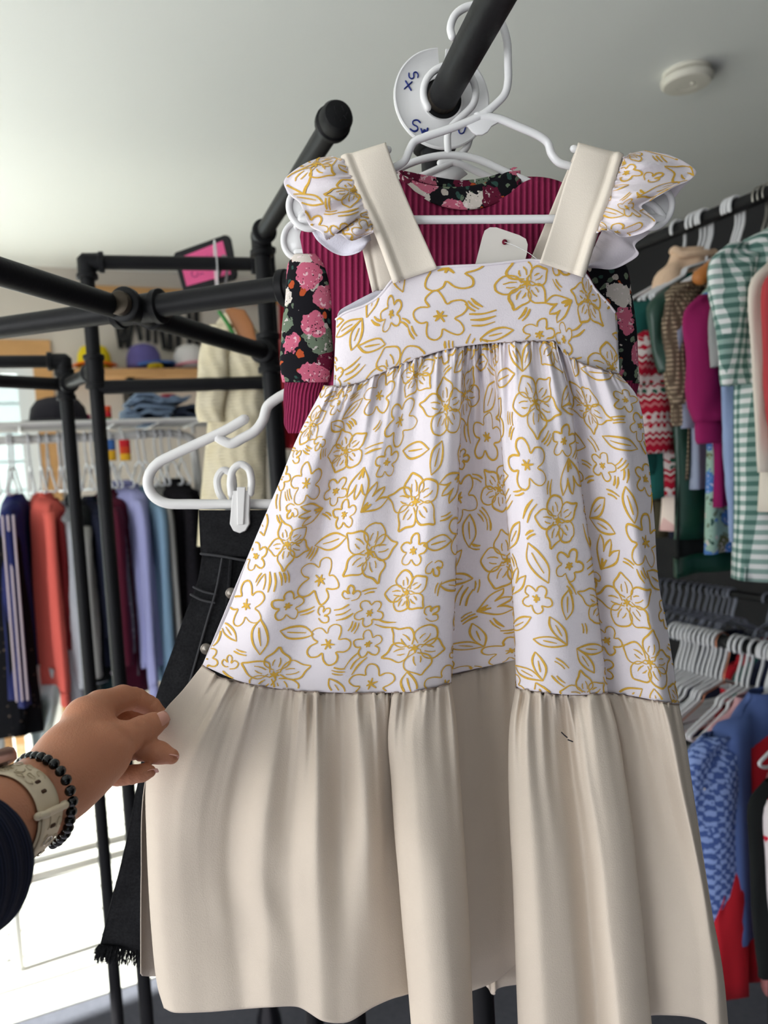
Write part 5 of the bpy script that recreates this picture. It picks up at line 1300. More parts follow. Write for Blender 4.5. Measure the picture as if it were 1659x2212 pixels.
# ---------------------------------------------------------------- double rail beside the dress
RR, ZU, ZL = 1.25, P(1431, 512, 1.62).z, P(1605, 1402, 1.48).z
def f_near(px, py, r): return rf(PR(px, py, r))[1]
rk3 = thing('pipe_clothes_rack', 'long double rail of black pipe full of children clothes', 'clothes rack', RM(RR, 2.55, 0))
for z, nm in ((ZU, 'rail'), (ZL, 'rail')): pipe(rk3, RM(RR, .25, z), RM(RR, 2.55, z), name=nm)
for f_ in (.25, 2.55):
    pipe(rk3, RM(RR, f_, .01), RM(RR, f_, ZU), name='post')
    for z in (ZU, ZL): fitting(rk3, RM(RR, f_, z), (UP if z == ZL else DN, RM(0, 1 if f_ < 1 else -1, 0)), 'tee')
UPPER = [  # near px, name, label, cat, material, kwargs, hanger kind
 (1344, 'child_pullover', 'magenta knit top just beside the burgundy shirt sleeve', 'top', 'magenta', dict(hw=.13, length=.34, slv=(.26, .034, .01, 'magenta', None)), 'white'),
 (1368, 'child_sweater', 'teal green knit sweater next to the magenta top', 'sweater', 'teal', dict(hw=.15, length=.42, top=.09, thick=.03, slv=(.30, .050, .0, 'teal', None)), 'white'),
 (1392, 'knit_pajamas', 'red and white fair isle patterned knit hanging in the upper row', 'knitwear', 'fair', dict(hw=.14, length=.36, top=.15, slv=(.20, .062, .01, 'fair', None)), 'white'),
 (1406, 'fleece_jacket', 'cream fuzzy hooded jacket on the upper rail', 'jacket', 'fuzzy', dict(hw=.095, length=.22, top=.035, thick=.03, neck=.045, collar='fuzzy'), 'white'),
 (1416, 'striped_trousers', 'pink candy striped trousers hanging below the fuzzy jacket', 'trousers', 'pinkstripe', dict(hw=.105, length=.36, top=.22, thick=.03), 'white'),
 (1432, 'satin_blouse', 'bottle green satin blouse in front of the fuzzy jacket', 'blouse', 'satin', dict(hw=.15, length=.50, top=.085, slv=(.12, .045, -.01, 'satin', None)), 'white'),
 (1460, 'waffle_cardigan', 'oat waffle knit cardigan with bell cuffs', 'cardigan', 'waffle', dict(hw=.135, length=.40, top=.075, thick=.024, slv=(.19, .040, .0, 'waffle', 'waffle')), 'white'),
 (1466, 'ruffle_blouse', 'grey blue blouse with ruffled cuff beside the plum dress', 'blouse', 'greyblue', dict(hw=.13, length=.38, top=.12, slv=(.15, .030, .0, 'greyblue', 'greyblue')), 'white'),
 (1470, 'long_dress', 'long black velvet dress with green hem', 'dress', 'black', dict(hw=.115, length=.53, top=.10, flare=1.5, hem='satin'), 'white'),
 (1514, 'puff_sleeve_dress', 'plum puff sleeve dress under a wooden hanger', 'dress', 'plum', dict(hw=.13, length=.42, top=.11, slv=(.19, .050, .0, 'plum', 'plum')), 'wood'),
 (1528, 'floral_dress', 'aqua dress with blue flowers on the upper rail', 'dress', 'bluefl', dict(hw=.115, length=.52, top=.09, flare=1.35, slv=(.05, .03, .01, 'bluefl', None)), 'wood'),
 (1562, 'motif_sweater', 'grey jersey sweater with red and green motif', 'sweater', 'greymotif', dict(hw=.13, length=.34, top=.11, slv=(.10, .034, .01, 'greymotif', None)), 'wood'),
 (1578, 'velour_romper', 'sage green velour romper beside the gingham dress', 'romper', 'sage', dict(hw=.115, length=.40, top=.13, slv=(.22, .030, .0, 'sage', 'sage')), 'wire'),
 (1566, 'pale_jacket', 'pale blue denim jacket behind the gingham dress', 'jacket', 'paleblue', dict(hw=.12, length=.54, top=.11, slv=(.40, .030, .0, 'paleblue', None)), 'white'),
 (1584, 'gingham_dress', 'long green and white gingham dress with ruffled shoulder', 'dress', 'gingham', dict(hw=.15, length=.60, top=.045, flare=1.15, thick=.03, slv=(.20, .050, -.01, 'gingham', None), collar='gingham'), 'wire'),
 (1640, 'bow_pajamas', 'cream pajama top printed with small bows', 'pajamas', 'bows', dict(hw=.15, length=.44, top=.09, slv=(.30, .026, .0, 'bows', None)), 'wire'),
 (1668, 'red_shirt', 'coral red cotton top nearest on the upper rail', 'top', 'coral', dict(hw=.15, length=.46, top=.10, slv=(.26, .034, .0, 'coral', None)), 'wire'),
]
HLAB = {'white': ('white plastic hanger hooked on the upper black rail', 'white hangers on the upper rail'), 'wood': ('brown wooden hanger on the upper black rail', 'wooden hangers on the upper rail'), 'wire': ('thin wire hanger hooked near the end of the upper rail', 'wire hangers on the upper rail')}
for i, (px, nm, lb, ct, mk_, kw, hk) in enumerate(UPPER):
    kw = dict(kw); hw = kw['hw']
    if 'slv' in kw: s_ = kw['slv']; kw['slv'] = (s_[0], s_[1], s_[2], GM[s_[3]], GM[s_[4]] if s_[4] else None)
    for q in ('collar', 'hem'):
        if q in kw: kw[q] = GM[kw[q]]
    f_ = f_near(px, 740, RR - hw - .03)
    loc = RM(RR, f_, ZU); rz = YAW + rnd.uniform(-.05, .05)
    garment(nm, lb, ct, loc, rz, GM[mk_], seed=100 + i, **kw)
    put_hanger(hk, loc, rz, {'white': 'white plastic', 'wood': 'brown wooden', 'wire': 'thin wire'}[hk] + ' hanger carrying the ' + nm.replace('_', ' ') + ' on the upper rail')
for px in (1640, 1652, 1664): put_hanger('wire', RM(RR, rf(PR(px, 440, RR))[1], ZU), YAW + rnd.uniform(-.06, .06), *HLAB['wire'])
LOWER = [
 (1492, 'red_vest', 'bright red cotton vest low beside the dress flounce', 'vest', 'red', dict(hw=.13, length=.42, top=.10, slv=(.28, .020, .0, 'red', None)), 'white'),
 (1512, 'pink_shirt', 'dusty pink top on a clip hanger in the lower row', 'top', 'dustypink', dict(hw=.13, length=.36, top=.07, slv=(.26, .024, .01, 'dustypink', None)), 'white'),
 (1524, 'sprig_blouse', 'cream blouse printed with red and green sprigs', 'blouse', 'holly', dict(hw=.14, length=.22, top=.075, slv=(.04, .036, .02, 'holly', None)), 'white'),
 (1530, 'checked_jacket', 'blue and slate checked knit jacket in the lower row', 'jacket', 'navyside', dict(hw=.145, length=.42, top=.055, thick=.034, slv=(.34, .058, -.01, 'check', 'navyside')), 'white'),
 (1634, 'rose_leggings', 'rose brown leggings beside the checked jacket', 'leggings', 'rose', dict(hw=.13, length=.42, top=.12), 'white'),
 (1650, 'black_coat', 'black coat near the end of the lower rail', 'coat', 'black', dict(hw=.15, length=.50, top=.10, slv=(.30, .04, .0, 'black', None)), 'white'),
 (1672, 'strawberry_sweater', 'white sweater knitted with strawberries at the frame edge', 'sweater', 'strawb', dict(hw=.15, length=.34, top=.10, slv=(.24, .03, 0, 'strawb', 'strawb')), 'white'),
 (1684, 'pink_dress', 'hot pink dress at the end of the lower rail', 'dress', 'hotpink', dict(hw=.15, length=.44, top=.10, slv=(.28, .03, 0, 'hotpink', None)), 'white'),
]
WL = ('white plastic hanger crowded on the lower black rail', 'white hangers on the lower rail')
for i, (px, nm, lb, ct, mk_, kw, hk) in enumerate(LOWER):
    kw = dict(kw); hw = kw['hw']
    if 'slv' in kw: s_ = kw['slv']; kw['slv'] = (s_[0], s_[1], s_[2], GM[s_[3]], GM[s_[4]] if s_[4] else None)
    f_ = f_near(px, 1700, RR - hw - .03); loc = RM(RR, f_, ZL); rz = YAW + rnd.uniform(-.05, .05)
    garment(nm, lb, ct, loc, rz, GM[mk_], seed=200 + i, **kw); put_hanger(hk, loc, rz, 'white plastic hanger carrying the ' + nm.replace('_', ' ') + ' on the lower rail')
# long red skirts that hang lower, beyond the jacket
for i, (px, ln, lb, mk_) in enumerate(((1490, .62, 'long dark red skirt reaching below the checked jacket', 'darkred'), (1560, .56, 'wide red skirt beneath the black coat', 'red'))):
    f_ = f_near(px, 1950, RR - .16); loc = RM(RR, f_, ZL); garment('long_skirt', lb, 'skirt', loc, YAW, GM[mk_], hw=.11, length=ln - .10, top=.10, flare=1.9, thick=.03, seed=240 + i); put_hanger('white', loc, YAW, 'white plastic hanger carrying the ' + lb.split(' skirt')[0] + ' skirt')
for px in (1452, 1461, 1470, 1479, 1487, 1497, 1507, 1517, 1526, 1536, 1547, 1581, 1593, 1643): put_hanger('white', RM(RR, rf(PR(px + 8, 1395, RR))[1], ZL), YAW + rnd.uniform(-.12, .12), *WL)
put_hanger('copper', RM(RR, rf(PR(1562, 1395, RR))[1], ZL), YAW, 'thin copper wire hanger among the white lower hangers')
# ---------------------------------------------------------------- further rail in the dim corner
R4 = 2.2; Z4 = PR(1500, 1270, R4).z
rk4 = thing('pipe_clothes_rack', 'dim black pipe rail with empty hangers in the far corner', 'clothes rack', RM(R4, 3.6, 0))
for z in (Z4, 1.93): pipe(rk4, RM(R4, .6, z), RM(R4, 3.6, z), name='rail')
for f_ in (.6, 3.6): pipe(rk4, RM(R4, f_, .01), RM(R4, f_, 1.93), name='post')
for px in (1418, 1432, 1446, 1462, 1476, 1492, 1506, 1520, 1533, 1545, 1557, 1569, 1581): put_hanger('slate', RM(R4, rf(PR(px, 1270, R4))[1], Z4), YAW + rnd.uniform(-.15, .15), 'shade-tinted empty hanger in the dim far row', 'shade-tinted hangers in the far row')
for i, (px, mk_, lb) in enumerate(((1380, 'navy', 'added navy garment in the dim far row'), (1425, 'tweed', 'added dark tweed garment in the dim far row'), (1470, 'maroon', 'added maroon velvet garment in the dim far row'), (1515, 'olive', 'added olive twill garment in the dim far row'), (1560, 'navy', 'added dark navy coat at the near end of the dim far row'), (1600, 'tweed', 'added black tweed jacket beyond the pale blue jacket'))):  # dark garments added to darken the background behind the near rails
    f_ = f_near(px, 1100, R4); loc = RM(R4, f_, 1.93); garment('dark_garment', lb, 'garment', loc, YAW, GM[mk_], hw=.2, length=.60, top=.1, thick=.04, seed=300 + i, slv=(.4, .05, 0, GM[mk_], None)); put_hanger('slate', loc, YAW, 'shade-tinted hanger holding the ' + lb.split(' in ')[0].split(' at ')[0].split(' beyond')[0] + ' of the far rail')
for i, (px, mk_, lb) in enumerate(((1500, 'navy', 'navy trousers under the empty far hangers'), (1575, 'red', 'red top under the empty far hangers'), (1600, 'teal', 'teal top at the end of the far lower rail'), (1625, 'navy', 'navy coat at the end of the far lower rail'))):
    f_ = f_near(px, 1380, R4 - .18); loc = RM(R4, f_, Z4); garment('dark_garment', lb, 'garment', loc, YAW, GM[mk_], hw=.16, length=.50, top=.12, thick=.035, seed=320 + i, slv=(.3, .04, 0, GM[mk_], None)); put_hanger('slate', loc, YAW, 'shade-tinted hanger holding the ' + lb.split(' under')[0].split(' at ')[0] + ' low on the far rail')

# ================================================================== left background
FW = 2.62
M_WRACK = mat('white_powder_coat', (206, 204, 200), .4)
zr, zw = PF(300, 941, FW).z, PF(300, 917, FW).z
r0_, r1_ = rf(PF(-60, 945, FW))[0], rf(PF(418, 941, FW))[0]
wr = thing('garment_rack', 'white metal garment rack with wire shelf by the glass door', 'clothes rack', RM(r1_, FW, 0))
MB().tube([RM(r0_, FW, zr), RM((r0_ + r1_) / 2, FW, zr), RM(r1_ - .05, FW, zr), RM(r1_ - .008, FW, zr - .02), RM(r1_, FW, zr - .08), RM(r1_ + .02, FW, .6), RM(r1_ + .03, FW, .01)], .014, 14, 60).build('rail', M_WRACK, wr)
pipe(wr, RM(r0_, FW, .01), RM(r0_, FW, zr), .014, 'post', M_WRACK)
for k in range(9): pipe(wr, RM(r0_, FW - .16 + k * .04, zw), RM(r1_ + .1, FW - .16 + k * .04, zw), .003 if k else .0065, 'shelf_wire', M_WRACK)
for q in range(6): r_ = r0_ + (r1_ - r0_) * q / 5; pipe(wr, RM(r_, FW - .16, zw - .004), RM(r_, FW + .16, zw - .004), .004, 'shelf_wire', M_WRACK)
for r_ in (r0_, r1_): pipe(wr, RM(r_, FW, zr), RM(r_, FW, zw), .006, 'shelf_support', M_WRACK)
LEFTG = [ # px, name, label, cat, mat, kwargs
 (2, 'lace_dress', 'black lace trimmed dress at the far edge by the door', 'dress', 'blacklace', dict(hw=.17, length=.62, top=.22, thick=.05)),
 (40, 'track_jacket', 'navy track jacket with pale sleeve stripes', 'jacket', 'track', dict(hw=.17, length=.58, top=.15, thick=.035, slv=(.52, .030, .02, 'track', None))),
 (104, 'coral_sweatshirt', 'coral sweatshirt on the white rack by the door', 'sweatshirt', 'coral2', dict(hw=.18, length=.56, top=.15, thick=.04, slv=(.50, .036, .01, 'coral2', 'coral2'))),
 (122, 'brick_cardigan', 'brick red ribbed cardigan behind the coral sweatshirt', 'cardigan', 'maroon2', dict(hw=.15, length=.50, top=.17, thick=.03, slv=(.36, .032, .0, 'maroon2', None))),
 (148, 'grey_sweater', 'light grey marl sweater between the pipe posts', 'sweater', 'lgrey', dict(hw=.18, length=.60, top=.18, thick=.03, slv=(.46, .032, .02, 'lgrey', None))),
 (168, 'black_shirt', 'plain black top behind the pipe posts', 'top', 'black', dict(hw=.17, length=.55, top=.16, thick=.03)),
 (190, 'stone_sweater', 'stone grey sweater between the two pipe posts', 'sweater', 'lgrey', dict(hw=.16, length=.52, top=.20, thick=.03, slv=(.42, .034, .02, 'stone', None))),
 (208, 'navy_cardigan', 'dark navy cardigan beside the stone sweater', 'cardigan', 'navy', dict(hw=.16, length=.50, top=.17, thick=.03, slv=(.34, .03, .0, 'navy', None))),
 (222, 'spotted_dress', 'dark green dress with big lilac spots', 'dress', 'inkspot', dict(hw=.16, length=.64, top=.18, thick=.03, slv=(.5, .026, 0, 'inkspot', None))),
 (250, 'maroon_coat', 'dark maroon coat behind the black post', 'coat', 'maroon', dict(hw=.17, length=.62, top=.15, thick=.035, slv=(.45, .034, 0, 'maroon', None))),
 (264, 'pebble_blouse', 'grey pebble print blouse beside the lavender hoodie', 'blouse', 'greypat', dict(hw=.15, length=.55, top=.17, thick=.025, slv=(.40, .022, 0, 'greypat', None))),
 (293, 'lavender_hoodie', 'lavender fleece hoodie on the white rack', 'hoodie', 'lav', dict(hw=.18, length=.56, top=.13, thick=.04, slv=(.54, .038, .01, 'lav', 'lav'), collar='lav')),
 (330, 'fleece_jacket', 'pale blue fleece jacket beside the lavender hoodie', 'jacket', 'sky', dict(hw=.18, length=.60, top=.15, thick=.04, slv=(.52, .036, .0, 'sky', None))),
 (368, 'stone_hoodie', 'stone grey hoodie beside the pale blue fleece', 'hoodie', 'stone', dict(hw=.17, length=.55, top=.15, thick=.035, slv=(.52, .030, .02, 'stone', None))),
 (404, 'tweed_coat', 'dark tweed coat at the end of the white rack', 'coat', 'tweed', dict(hw=.18, length=.66, top=.13, thick=.05, slv=(.48, .045, .0, 'tweed', None))),
]
rzl = YAW + math.pi / 2
for i, (px, nm, lb, ct, mk_, kw) in enumerate(LEFTG):
    kw = dict(kw); hw = kw['hw']
    if 'slv' in kw: s_ = kw['slv']; kw['slv'] = (s_[0], s_[1], s_[2], GM[s_[3]], GM[s_[4]] if s_[4] else None)
    if 'collar' in kw: kw['collar'] = GM[kw['collar']]
    r_ = rf(PF(px, 1150, FW - hw))[0]; loc = RM(r_, FW, zr); a_ = rzl + rnd.uniform(-.12, .12)
    go = garment(nm, lb, ct, loc, a_, GM[mk_], seed=400 + i, **kw)
    put_hanger('white', loc, a_, 'pale hanger carrying the ' + nm.replace('_', ' ') + ' on the white rack')
    if nm == 'track_jacket':
        slo = [c for c in go.children if c.name.startswith('sleeve')]
        for sx in (-1,):
            for k in (-.014, 0.0, .014):
                MB().tube([(sx * (hw + .012 + .03 * q) + (-.030 if sx < 0 else .03), k, -(.15 + .075 + q * .52)) for q in (0, .3, .6, 1)], .0035, 6, 16).build('sleeve_stripe', mat('pale_stripe', (206, 190, 196), .8), go)
for px in (16, 60, 135, 236, 310, 348, 388): put_hanger('white', RM(rf(PF(px, 945, FW))[0], FW, zr), rzl + rnd.uniform(-.1, .1), 'empty pale hanger on the white garment rack', 'hangers on the white rack')
# folded jeans, hat and toys on the wire shelf
M_JEAN = mat('washed_denim', (112, 130, 152), .9, bump=.3, bscale=200, mottle=.25, mscale=30)
M_JEAN2 = mat('dark_denim', (52, 60, 76), .9, mottle=.2, mscale=30)
def folded(label, px0, px1, py0, py1, f_, m, seed):
    a, c = PF(px0, py1, f_), PF(px1, py0, f_); ra, rc = rf(a)[0], rf(c)[0]; Hh = abs(c.z - a.z); Wd = abs(rc - ra)
    t = thing('folded_jeans', label, 'jeans', RM((ra + rc) / 2, f_, a.z)); nn = Noise1(seed)
    for k in range(3):                     # a hairpin of cloth per layer
        z0 = a.z + Hh * (k / 3) + .002; th = Hh / 3 - .003; G = []
        outl = []
        for q in np.linspace(0, 1, 16): outl.append((ra + Wd * (.06 * k + .9 * q), z0 + .012 * float(nn(q * 4 + k * 7))))
        for q in np.linspace(-math.pi / 2, math.pi / 2, 8)[1:-1]: outl.append((outl[15][0] + math.cos(q) * th * .6, z0 + th / 2 + math.sin(q) * th / 2 + .010 * float(nn(4 + k * 7))))
        for q in np.linspace(1, 0, 16): outl.append((ra + Wd * (.06 * k + .9 * q), z0 + th + .014 * float(nn(q * 4 + k * 7))))
        rings = [[tuple(RM(x, f_ + s_, z)) for x, z in outl] for s_ in np.linspace(-.10, .12, 6)]
        MB().loft(rings).build('fold', m, t)
    return t
zsh = zw + .010
pj = zsh
folded('pale washed jeans folded on the wire shelf', 262, 360, 880, 915, FW, M_JEAN, 5)
folded('second pair of folded jeans slipping on top of the pile', 275, 395, 858, 880, FW - .01, M_JEAN, 9)
folded('dark blue jeans folded at the end of the wire shelf', 366, 432, 886, 915, FW + .03, M_JEAN2, 12)
def hat(name, label, px, py, f_, m, r, h, brim, brim_m=None, tilt=0.0, down=True, cat='cap', visor_dir=None):
    c = PF(px, py, f_); t = thing(name, label, cat, c)
    prof = [(r * 1.0, 0), (r * 1.0, h * .25), (r * .93, h * .6), (r * .72, h * .88), (r * .4, h * .98), (.002, h)]
    MB().lathe(prof, c, (0, 0, 1), 24).build('crown', m, t)
    if visor_dir is None:
        MB().lathe([(r * .98, .004), (r + brim * .5, -.0 if not down else .000), (r + brim, .001), (r + brim, .004), (r + brim * .5, .010), (r * .98, .014)], c, (0, 0, 1), 28).build('brim', brim_m or m, t)
    else:
        a0 = visor_dir; G = []
        for j in range(5):
            row = []
            for i in range(13):
                a = a0 + (i / 12 - .5) * 2.0; rr = r * .96 + brim * (j / 4) * (1 - .35 * abs(i / 12 - .5) * 2)
                row.append(tuple(c + Vector((rr * math.cos(a), rr * math.sin(a), .006 + .03 * (1 - (2 * (i / 12 - .5))**2) * (1 - .3 * j / 4) * .6))))
            G.append(row)
        MB().grid(G).build('visor', brim_m or m, t, solid=.007)
        MB().lathe([(.004, h - .001), (.005, h + .003), (.001, h + .005)], c, (0, 0, 1), 10).build('top_button', brim_m or m, t)
    return t
hat('bucket_hat', 'black bucket hat on the wire shelf by the door', 128, 917, FW - .02, mat('black_cotton_hat', (34, 32, 38), .9), .085, .085, .055, cat='hat')
def toy(label, px, py0, py1, f_, cols, w_):
    a, c = PF(px, py1, f_), PF(px, py0, f_); t = thing('toy_block', label, 'toy', a); n_ = len(cols)
    for k, co in enumerate(cols):
        z0, z1_ = a.z + (c.z - a.z) * k / n_, a.z + (c.z - a.z) * (k + 1) / n_
        MB().lathe([(w_ * .9, z0 - a.z + .0005), (w_, z0 - a.z + .003), (w_, z1_ - a.z - .003), (w_ * .9, z1_ - a.z - .0005)], a, (0, 0, 1), 16).build('block', mat('toy_%d_%d_%d' % co, co, .6), t, angle=40)
toy('stacked red and green toy block on the wire shelf', 234, 877, 915, FW - .05, [(46, 128, 74), (190, 24, 36), (206, 70, 30)], .012)
toy('small pink toy beside the bucket hat', 187, 895, 915, FW + .05, [(176, 58, 92), (176, 58, 92)], .014)
toy('crimson pouch behind the folded jeans', 366, 852, 886, FW + .08, [(150, 22, 52), (150, 22, 52)], .026)
# bright socks clipped on the white rail
for px, cols, lb in ((240, [(216, 166, 40), (60, 100, 160)], 'blue and yellow striped sock clipped on the white rail'), (272, [(222, 168, 40), (206, 70, 36), (196, 36, 44)], 'red and yellow striped sock clipped on the white rail')):
    a = PF(px, 995, FW - .15); c = PF(px, 950, FW - .15); t = thing('striped_sock', lb, 'sock', c)
    for k, co in enumerate(cols):
        z0, z1_ = a.z + (c.z - a.z) * k / len(cols), a.z + (c.z - a.z) * (k + 1) / len(cols)
        MB().loft([[tuple(RM(rf(a)[0] + .016 * math.cos(q), FW - .15 + .008 * math.sin(q), z)) for q in np.linspace(0, 6.283, 16, endpoint=False)] for z in np.linspace(z0, z1_, 5)]).build('stripe', mat('sock_%d_%d_%d' % co, co, .9), t)
    MB().tube([tuple(RM(rf(a)[0], FW - .15, c.z)), tuple(RM(rf(a)[0], FW - .08, zr + .02)), tuple(RM(rf(a)[0], FW, zr + .016))], .0022, 6, 12).build('clip', M_WRACK, t)
# crumpled plastic garment bag, under the coral sweatshirt
g = NG('cloudy_plastic', .3, .5); g.b.inputs['Base Color'].default_value = lin((226, 236, 236)); g.b.inputs['Transmission Weight'].default_value = .25; g.b.inputs['Alpha'].default_value = .85; M_CLOUD = g.m
def px_cols(cols, nv, per, Y): return to3(sheet_px(cols, nv, per), Y)
bagc = [[(70, 1440, 0), (55, 1490, .01), (20, 1505, .0), (60, 1570, .01), (72, 1640, .0)], [(82, 1436, -.05), (74, 1490, -.06), (52, 1515, -.05), (66, 1575, -.06), (76, 1645, -.04)], [(96, 1438, .0), (92, 1500, -.03), (80, 1535, .03), (80, 1580, -.02), (80, 1645, 0)], [(112, 1445, -.06), (116, 1500, -.02), (108, 1545, -.06), (90, 1590, -.05), (86, 1640, -.03)], [(132, 1450, .0), (128, 1510, .02), (114, 1570, 0), (100, 1600, .0), (90, 1632, 0)]]
bagp = thing('plastic_bag', 'crumpled cloudy plastic bag hanging below the coral sweatshirt', 'bag', PY(90, 1540, 2.30))
MB().grid(px_cols(bagc, 30, 8, 2.30)).build('front_sheet', M_CLOUD, bagp, solid=.001)
MB().grid(px_cols([[(x, y, .05 - o * .5) for x, y, o in c] for c in bagc], 30, 8, 2.30), flip=True).build('back_sheet', M_CLOUD, bagp, solid=.001)
MB().tube([PY(96, 1440, 2.30), PY(100, 1300, 2.35), PY(101, 1100, 2.4), tuple(RM(rf(PF(101, 945, FW))[0], FW, zr + .016))], .002, 6, 30).build('string', M_WRACK, bagp)
# wooden table corner with blue papers, wooden bench
tz = .62; ta = PZ(34, 1560, tz); trr, tff = rf(ta)
tb = thing('wooden_table', 'corner of a pine table with papers near the door', 'table', RM(trr - .17, tff + .08, 0))
rbox(MB(), trr - .34, trr, tff - .03, tff + .2, tz - .035, tz).build('table_top', M_SHELF, tb, smooth=False)
for a_, c_ in ((-.04, 0), (-.29, 0), (-.04, .14), (-.29, .14)): rbox(MB(), trr + a_ - .035, trr + a_ + .02, tff + c_ - .02, tff + c_ + .035, 0.001, tz - .036).build('leg', M_SHELF, tb, smooth=False)
for k, (co, lb) in enumerate((((96, 150, 206), 'blue paper folder on the pine table'), ((206, 216, 226), 'pale paper sheet on the pine table'))):
    q = rbox(MB(), trr - .30 - .01 * k, trr - .05 - .02 * k, tff + .06 - .07 * k, tff + .18 - .13 * k, tz + .0005 + .004 * (1 - k), tz + .004 + .004 * (1 - k)).build('paper_sheet', mat('paper_%d' % k, co, .6), None, smooth=False); tag(q, lb, 'paper')
bz = .34; ba_ = PZ(178, 1496, bz); brr, bff = rf(ba_)
bn = thing('wooden_bench', 'low pine bench with small boxes behind the pipe posts', 'bench', RM(brr - .2, bff, 0))
rbox(MB(), brr - .4, brr + .12, bff - .02, bff + .25, bz - .04, bz).build('seat', M_SHELF, bn, smooth=False)
for a_ in (-.36, .05): rbox(MB(), brr + a_, brr + a_ + .05, bff, bff + .22, .001, bz - .041).build('leg', M_SHELF, bn, smooth=False)
for k, (dx, w_, h_, co) in enumerate(((-.22, .05, .10, (226, 226, 224)), (-.10, .06, .12, (214, 216, 220)))):
    t = thing('paper_box', ('small white box on the pine bench', 'taller grey box on the pine bench')[k], 'box', RM(brr + dx, bff + .1, bz))
    rbox(MB(), brr + dx - w_ / 2, brr + dx + w_ / 2, bff + .06, bff + .14, bz + .001, bz + h_).build('carton', mat('carton_%d' % k, co, .7), t, smooth=False); rbox(MB(), brr + dx - w_ / 2 - .002, brr + dx + w_ / 2 + .002, bff + .058, bff + .142, bz + h_, bz + h_ + .015).build('lid', mat('carton_%d' % k, co, .7), t, smooth=False)
# back wall: shelf with caps, upper pine rail, black letters, red cloth
zs_ = PF(330, 797, BACK - .25).z
sf = thing('wall_shelf', 'pine wall shelf carrying coloured caps on the back wall', 'shelf', RM(1.4, BACK - .13, zs_))
rbox(MB(), .22, 2.5, BACK - .27, BACK - .004, zs_ - .035, zs_).build('board', M_SHELF, sf, smooth=False)
for r_ in (.5, 1.3, 2.1): rbox(MB(), r_, r_ + .03, BACK - .22, BACK - .004, zs_ - .16, zs_ - .036).build('bracket', M_PIPE, sf, smooth=False)
zs2 = PF(300, 634, BACK - .02).z
ur = rbox(MB(), .25, 2.5, BACK - .03, BACK - .003, zs2 - .03, zs2 + .03).build('wall_rail', M_WOODTRIM, None, smooth=False); tag(ur, 'pine rail high along the back wall', 'rail')
hat('baseball_cap', 'yellow cap with orange visor on the wall shelf', 205, 796, BACK - .14, mat('yellow_cap', (216, 190, 20), .85), .080, .115, .07, mat('orange_visor', (226, 110, 30), .85), visor_dir=-1.2)
hat('baseball_cap', 'violet cap with blue visor on the wall shelf', 312, 796, BACK - .14, mat('violet_cap', (92, 84, 140), .85), .085, .120, .10, mat('blue_visor', (58, 96, 160), .85), visor_dir=-.5)
hat('baseball_cap', 'yellow cap peeking in front of the violet cap', 332, 796, BACK - .235, mat('mustard_cap', (196, 168, 30), .85), .030, .035, .03, visor_dir=-.9)
hat('baseball_cap', 'white and pink cap behind the cream sweater', 412, 796, BACK - .14, mat('white_cap', (214, 210, 208), .85), .085, .120, .07, mat('pink_visor', (206, 130, 146), .85), visor_dir=-1.0)
M_BLK = mat('black_letter', (30, 29, 30), .6)
sg = thing('letter_sign', 'row of tall black letters mounted on the back wall above the caps', 'sign', PF(320, 740, BACK - .02))
def wall_letter(nm, strokes):
    for st in strokes: pass
    b = MB()
    for (x0, y0), (x1, y1), w0, w1 in strokes:
        A_, B_ = PF(x0, y0, BACK - .015), PF(x1, y1, BACK - .015); r_a, r_b = rf(A_)[0], rf(B_)[0]
        b.prism([RM(r_a - w0, BACK - .022, A_.z), RM(r_a + w0, BACK - .022, A_.z), RM(r_b + w1, BACK - .022, B_.z), RM(r_b - w1, BACK - .022, B_.z)], RM(0, .018, 0))
    b.build(nm, M_BLK, sg, smooth=False)
wall_letter('letter', [((248, 660), (260, 752), .016, .008), ((274, 680), (262, 750), .014, .008), ((266, 680), (276, 752), .014, .008), ((290, 660), (278, 750), .014, .008)])
wall_letter('letter', [((292, 665), (304, 736), .018, .010)]); wall_letter('letter', [((318, 668), (320, 738), .013, .011)])
wall_letter('letter', [((334, 670), (336, 742), .009, .008), ((342, 668), (356, 754), .016, .010)]); wall_letter('letter', [((366, 670), (368, 756), .012, .014)]); wall_letter('letter', [((384, 672), (385, 758), .012, .014), ((380, 758), (392, 756), .012, .012)])
wall_letter('letter', [((408, 676), (410, 758), .012, .012), ((424, 672), (426, 756), .012, .012)])
rc = thing('red_cloth', 'dark red cloth hanging beside the central pipe post', 'cloth', PF(612, 800, 3.2))
G = np.array([[tuple(PF(604 + 60 * i / 12, 640 + 330 * j / 14, 3.2 + .02 * math.sin(i * 1.3 + .2 * j))) for i in range(13)] for j in range(15)])
MB().grid(G).build('cloth_panel', GM['darkred'], rc, solid=.004); pipe(rc, PF(595, 638, 3.2), PF(672, 638, 3.2), .008, 'hanging_rod', M_WRACK); pipe(rc, PF(630, 638, 3.2), Vector((PF(630, 638, 3.2).x, PF(630, 638, 3.2).y, CEIL - .001)), .002, 'cord', M_WRACK)
